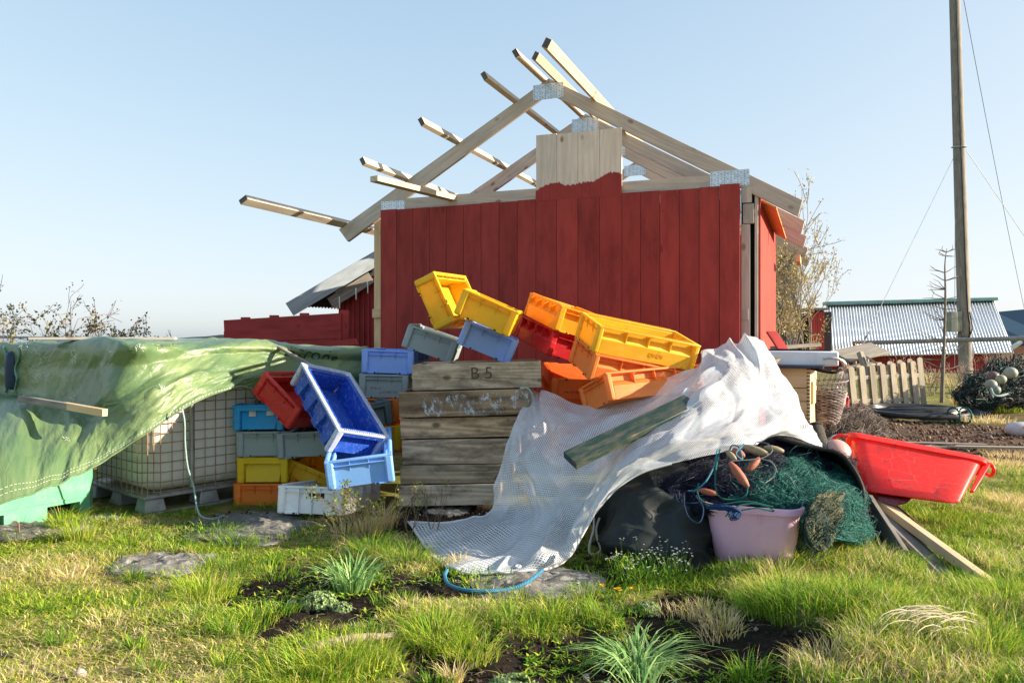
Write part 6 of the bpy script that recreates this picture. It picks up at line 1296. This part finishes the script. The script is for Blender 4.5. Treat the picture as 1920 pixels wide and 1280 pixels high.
def sedum(px,py,rad,label,seed):
    r_=np.random.default_rng(seed); ps=[]; n=150; th=np.arccos(1-r_.random(n)*.95); a=r_.uniform(0,6.283,n)
    e=thing('stonecrop',label,'plant',loc=tuple(G(px,py))); e.location.z=hgt(e.location.x,e.location.y)
    V=[];Q=[];T=[];K=[];o=0
    for k in range(n):
        d=Vector((math.sin(th[k])*math.cos(a[k]),math.sin(th[k])*math.sin(a[k]),math.cos(th[k])*.75)); c=d*rad*r_.uniform(.85,1.05); q=d.to_track_quat('Z','Y').to_matrix(); R_=rad*r_.uniform(.13,.20); col=np.array([(.34,.46,.20),(.44,.54,.27),(.26,.38,.16)][r_.integers(3)])*r_.uniform(.8,1.2)
        for l in range(9):
            t_=6.283*l/9*1.0+l*.6; up=.35+.5*(l%3)/2; dv=Vector((math.cos(t_),math.sin(t_),up)).normalized(); sv=Vector((-math.sin(t_),math.cos(t_),0)); 
            p=[c+q@(sv*R_*-.16),c+q@(sv*R_*.16),c+q@(dv*R_*.6+sv*R_*.34),c+q@(dv*R_*.6-sv*R_*.34),c+q@(dv*R_*1.05)]
            V+= [tuple(x) for x in p]; Q.append((o,o+1,o+2,o+3)); T.append((o+3,o+2,o+4)); K+=[tuple(col*.85)]*2+[tuple(col)]*3; o+=5
    link('rosettes',np_mesh('rosettes',np.array(V),[np.array(Q),np.array(T)],LEAF,col=np.array(K)),e)
    m=MB(); m.ball((0,0,0),rad*.86,10,(1,1,.75)); m.build('cushion',plain('stonecrop_core',(.05,.07,.03),.9,.3,40),e,smooth=True)
sedum(598,1128,.085,'silvery green stonecrop cushion in the dark soil at left',1); sedum(640,1142,.05,'small low stonecrop cushion beside the larger silvery one',2); sedum(962,1292,.105,'bright green stonecrop cushion at the bottom edge in the middle',3); sedum(1215,1128,.06,'bluish stonecrop cushion behind the largest daffodil clump',4)
# white flowered cress
def flowers(px,py,n,radx,rady,h0,label,petal,seed,name='flowering_plant',cat_='plant',leafn=300,size=.006):
    r_=np.random.default_rng(seed); g=G(px,py); e=thing(name,label,cat_,loc=(g.x,g.y,hgt(g.x,g.y))); V=[];Q=[];T=[];K=[];o=0; st=MB()
    for k in range(n):
        a=r_.uniform(0,6.283); r=math.sqrt(r_.random()); b=Vector((radx*r*math.cos(a),rady*r*math.sin(a),0)); top=b*1.15+Vector((r_.normal(0,.02),r_.normal(0,.02),h0*r_.uniform(.55,1.15))); st.tube([b*.7,b.lerp(top,.5)+Vector((0,0,.01)),top],.0011,3,False)
        for f in range(r_.integers(1,4)):
            c=top+Vector((r_.normal(0,.008),r_.normal(0,.008),r_.normal(0,.006)))
            for l in range(4):
                t_=l*1.57+k; u=Vector((math.cos(t_),math.sin(t_)*.7,.4)); s=Vector((-math.sin(t_),math.cos(t_)*.7,0)); V+=[tuple(c-s*size*.3),tuple(c+s*size*.3),tuple(c+u*size+s*size*.45),tuple(c+u*size-s*size*.45)]; Q.append((o,o+1,o+2,o+3)); K+=[petal]*4; o+=4
    link('flowers',np_mesh('flowers',np.array(V),[np.array(Q)],LEAF,col=np.array(K)),e)['kind']='stuff'; st.build('stems',plain('green_stem',(.08,.14,.03),.6,.2),e)
    a=r_.uniform(0,6.283,leafn); r=np.sqrt(r_.random(leafn)); P=np.stack([radx*r*np.cos(a),rady*r*np.sin(a),r_.uniform(0,h0*.6,leafn)],1); v,fs,c=join([blades(P,r_.uniform(.02,.05,leafn),r_.uniform(.004,.010,leafn),r_.uniform(0,6.28,leafn),r_.uniform(.3,1.5,leafn),pick(r_,leafn,(1,.2,0,1,0,0,.9)),r_)]); link('leaves',np_mesh('leaves',v,fs,LEAF,col=c),e)
flowers(1215,1080,85,.21,.20,.17,'clump of tiny white flowers at the foot of the black bundle',(.75,.77,.75),1,leafn=700)
flowers(880,1080,22,.30,.12,.06,'sparse tiny white flowers in the grass by the blue rope',(.7,.72,.7),2,leafn=120,size=.005)
flowers(1150,1120,5,.06,.03,.07,'few yellow flowers behind the largest daffodil clump',(.80,.52,.02),3,leafn=40,size=.014)
flowers(585,1010,7,.10,.08,.10,'few purple flowers in the soil near the bare bush',(.22,.06,.30),5,leafn=40,size=.008)
flowers(330,1000,40,.45,.25,.05,'scattered tiny white flowers in front of the caged tank',(.65,.66,.6),6,leafn=200,size=.005)
flowers(1180,1135,16,.12,.06,.07,'grey dried flower heads behind the largest daffodil clump',(.34,.29,.22),8,leafn=90,size=.009)
# ------------------------------------------------------------------ woody plants
def grow(mb,tips,p,d,L,r,depth,rnd,spread=.5,up=.12,split=(2,3),seg=4,shrink=.72,minr=.0012):
    pts=[p]; q=p.copy(); dd=d.copy()
    for k in range(seg):
        dd=(dd+Vector((rnd.gauss(0,.10),rnd.gauss(0,.10),rnd.gauss(0,.08)+up*.25))).normalized(); q=q+dd*L/seg; pts.append(q.copy())
        if depth<=1: tips.append((q.copy(),dd.copy()))
    r1=max(minr,r*.62); mb.tube(pts,r,5 if r<.012 else 8,False,r1)
    if depth<=0: return
    for k in range(rnd.randint(*split)):
        s=pts[rnd.randint(max(1,seg-2),seg)] if k else pts[-1]; nd=(dd+Vector((rnd.gauss(0,spread),rnd.gauss(0,spread),rnd.gauss(0,spread*.7)+up))).normalized()
        grow(mb,tips,s,nd,L*shrink*rnd.uniform(.75,1.15),max(minr,r1*rnd.uniform(.7,.95)),depth-1,rnd,spread,up,split,seg,shrink,minr)
def leafset(tips,n,size,cols,rg_,asp=.5,jit=.02):
    V=[];Q=[];K=[];o=0
    for k in range(n):
        p,d=tips[rg_.integers(len(tips))]; c=Vector(p)+Vector(rg_.normal(0,jit,3)); u=(Vector(d)*.6+Vector(rg_.normal(0,.6,3))).normalized(); s=u.orthogonal().normalized(); s.rotate(Matrix.Rotation(rg_.random()*6.28,3,u).to_quaternion()); S_=size*rg_.uniform(.6,1.3); b=np.array(cols[rg_.integers(len(cols))])*rg_.uniform(.75,1.25)
        V+=[tuple(c),tuple(c+u*S_*.5+s*S_*asp*.5),tuple(c+u*S_),tuple(c+u*S_*.5-s*S_*asp*.5)]; Q.append((o,o+1,o+2,o+3)); K+=[tuple(b)]*4; o+=4
    return np.array(V),np.array(Q),np.array(K)
BARK=plain('brown_bark',(.13,.095,.065),.8,.4,30); BARKG=plain('grey_bark',(.20,.17,.135),.8,.35,20); BARKR=plain('reddish_twig',(.20,.10,.085),.7,.3,20)
def shrub(name,label,cat_,loc,stems,mat,leaf,seed,depth=4,L=.4,r=.01,spread=.5,up=.1,split=(2,3),lname='leaves',shrink=.72,minr=.0012,bname='branches',lean=Vector((0,0,1))):
    rnd=random.Random(seed); e=thing(name,label,cat_,loc=loc); mb=MB(); tips=[]
    for k in range(stems):
        d=(lean+Vector((rnd.gauss(0,.35),rnd.gauss(0,.25),0))).normalized(); grow(mb,tips,Vector((rnd.gauss(0,.02*stems),rnd.gauss(0,.02*stems),-.05)),d,L*rnd.uniform(.8,1.2),r*rnd.uniform(.7,1.1),depth,rnd,spread,up,split,4,shrink,minr)
    mb.build(bname,mat,e,smooth=True)
    if leaf:
        n,size,cols,asp=leaf; v,q,c=leafset(tips,n,size,cols,np.random.default_rng(seed),asp,size*.6); link(lname,np_mesh(lname,v,[q],LEAF,col=c),e)
    return e
g=G(720,1000,.0); g=Vector((-.86,5.0,hgt(-.86,5.0)))
shrub('bare_bush','small bare twiggy bush with fresh yellow green leaves in front of the white crate','bush',(-.86,4.95,0),4,BARK,(330,.022,[(.20,.27,.03),(.13,.20,.03),(.30,.34,.06)],.55),3,4,.17,.008,.55,.06,(2,3),lean=Vector((-.55,-.1,.85)))
shrub('bare_bush','thin bare bush with few leaves at the foot of the wooden boxes','bush',(-.62,4.9,0),4,BARK,(120,.02,[(.14,.20,.03),(.22,.27,.05)],.55),9,3,.20,.006,.45,.12,(2,3),lean=Vector((.15,0,1)))
# catkin willow behind the shed
g=W(1497,780,11.8); wl=thing('catkin_willow','bare willow shrub covered in yellow catkins behind the right end of the shed','tree',loc=(g.x,g.y,0)); rnd=random.Random(12); mb=MB(); tips=[]
for k in range(19):
    d=(Vector((rnd.uniform(-.9,.30),rnd.uniform(-.4,.4),1))).normalized(); tall=k<6
    if tall: d=Vector((rnd.uniform(-.48,-.18),rnd.uniform(-.15,.15),1)).normalized()
    grow(mb,tips,Vector((rnd.gauss(0,.1),rnd.gauss(0,.1),0)),d,(1.28 if tall else 1.12)*rnd.uniform(.85,1.15),.026*rnd.uniform(.7,1.1),4,rnd,.33,.16,(2,3),4,.70,.0035)
mb.build('branches',BARKG,wl,smooth=True); v,q,c=leafset(tips,10500,.042,[(.60,.48,.22),(.40,.33,.12),(.60,.48,.22),(.30,.27,.08)],np.random.default_rng(3),.42,.03); link('catkins',np_mesh('catkins',v,[q],LEAF,col=c),wl)
# bare sapling by the pole
g=W(1766,752,15.2); e=thing('bare_sapling','slender bare sapling standing left of the utility pole','tree',loc=(g.x,g.y,g.z)); rnd=random.Random(4); mb=MB(); tr=smooth_path([(0,0,-.1),(.02,0,.6),(.05,0,1.3),(.07,0,2.1),(.06,0,2.7),(.10,0,3.02)],20); mb.tube(tr,.045,8,False,.005); mb.build('trunk',BARKG,e,smooth=True); mb=MB(); tips=[]
for k in range(44):
    p=tr[rnd.randint(3,18)]; sd=rnd.choice((-1,1)); grow(mb,tips,p,Vector((sd,rnd.uniform(-.3,.3),rnd.uniform(-.05,.6))).normalized(),.42*(1.15-p.z/3.6),.010,1,rnd,.5,.1,(1,2),4,.6,.003)
mb.build('branches',BARKG,e,smooth=True)
# pale twigs along the far bank
for k,(px,py,h,seed) in enumerate(((1700,735,.8,1),(1740,740,.7,2),(1840,735,1.0,3),(1880,720,.9,5),(1800,740,.7,7))):
    D=CH*F/(py-CY); shrub('twiggy_scrub',['pale bare scrub left of the sapling in front of the red shed wall','low pale scrub at the foot of the sapling','tall pale scrub right of the utility pole','pale scrub behind the buoys on the rope heap','low pale scrub at the foot of the utility pole'][k],'scrub',tuple(W(px,py,D)),7,plain('pale_twig',(.34,.25,.20),.8,.3,10),None,seed,3,h*.42,.013,.45,.2,(2,3),minr=.004)
# brambles behind the tarpaulin at the left
for k,(px,D,st,L,seed,lf,lab) in enumerate(((30,8.2,6,.50,5,380,'arching bramble with tiny leaves at the left edge behind the tarpaulin'),(100,8.4,8,.42,6,1500,'leafy bramble bush rising behind the pale plank on the tarpaulin'),(165,8.4,7,.42,8,1200,'bramble bush with long arching stems behind the tarpaulin'),(235,8.6,4,.34,11,160,'thin low bramble, right end of the bushes behind the tarpaulin'))):
    g=W(px,650,D); shrub('bramble',lab,'bush',(g.x,g.y,.70),st,BARKR,(lf,.034,[(.16,.15,.035),(.10,.11,.025),(.24,.19,.05)],.6),seed,3,L,.0055,.5,.0,(2,3),minr=.0022)
for k,(px,h,seed,lab) in enumerate(((305,.75,21,'bare thin twig rising behind the sunlit part of the tarpaulin, left of two'),(330,.75,22,'bare thin twig rising behind the sunlit part of the tarpaulin, right of two'),(397,.5,23,'single tiny bare twig just left of the dark red board fence'))):
    g=W(px,645,9.0); shrub('bare_twig',lab,'twig',(g.x,g.y,.9),1,BARKR,None,seed,2,h*.42,.005,.4,.2,(2,2),minr=.0022)
# bits on the lawn
m=MB(); m.tube(smooth_path([G(37,1030,.0),G(36,1000,.05),G(35,980,.11)],10),.006,6); m.tube(smooth_path([G(35,980,.10),G(28,976,.12),G(22,978,.125)],8),.003,5); o=m.build('dry_stalk',BARKR,None,smooth=True); tag(o,'dry reddish stalk standing in the grass at the left edge','stalk')
m=MB(); m.tube(smooth_path([G(92,1066,.02),G(115,1056,.03),G(150,1043,.035)],10),.004,5); o=m.build('dry_twig',BARK,None,smooth=True); tag(o,'dark twig lying in the grass at the left','twig')
m=MB(); m.tube(smooth_path([G(-10,1222,.02),G(45,1240,.015),G(90,1262,.015),G(130,1275,.02)],16),.007,6); o=m.build('fallen_stick',BARK,None,smooth=True); tag(o,'thin fallen stick in the turf at the bottom left corner','stick')
m=MB(); a,b=G(560,1222,.02),G(738,1190,.03); pts=smooth_path([a,a.lerp(b,.35)+Vector((0,0,.012)),a.lerp(b,.7)+Vector((0,.01,.006)),b],22); m.tube(pts,lambda s:.022*(.55+.5*math.sin(math.pi*min(1,s*1.1+.05))),9); o=m.build('driftwood',wood('driftwood',(.26,.19,.14),(.50,.40,.31),40,.2,.85),None,smooth=True); tag(o,'flat piece of driftwood lying in the grass at the bottom','driftwood')
parts=[]; rr=np.random.default_rng(77); n=46; g=G(1770,1215,.05); e=thing('dead_stems','bleached dead plant stems bent over the grass at the bottom right','dead plant',loc=(g.x,g.y,hgt(g.x,g.y))); mb=MB()
for k in range(n):
    b=Vector((rr.normal(.12,.06),rr.normal(0,.06),0)); L=rr.uniform(.12,.34); a_=math.pi+rr.normal(0,.35); pts=[b,b+Vector((math.cos(a_)*L*.35,math.sin(a_)*.05,L*.28)),b+Vector((math.cos(a_)*L*.75,math.sin(a_)*.1-.02,L*.30)),b+Vector((math.cos(a_)*L,math.sin(a_)*.12-.04,L*.12))]; mb.tube(smooth_path(pts,8),.0026,4,False,.0012)
mb.build('stems',plain('bleached_stem',(.72,.60,.43),.8,.25,30),e,smooth=True)
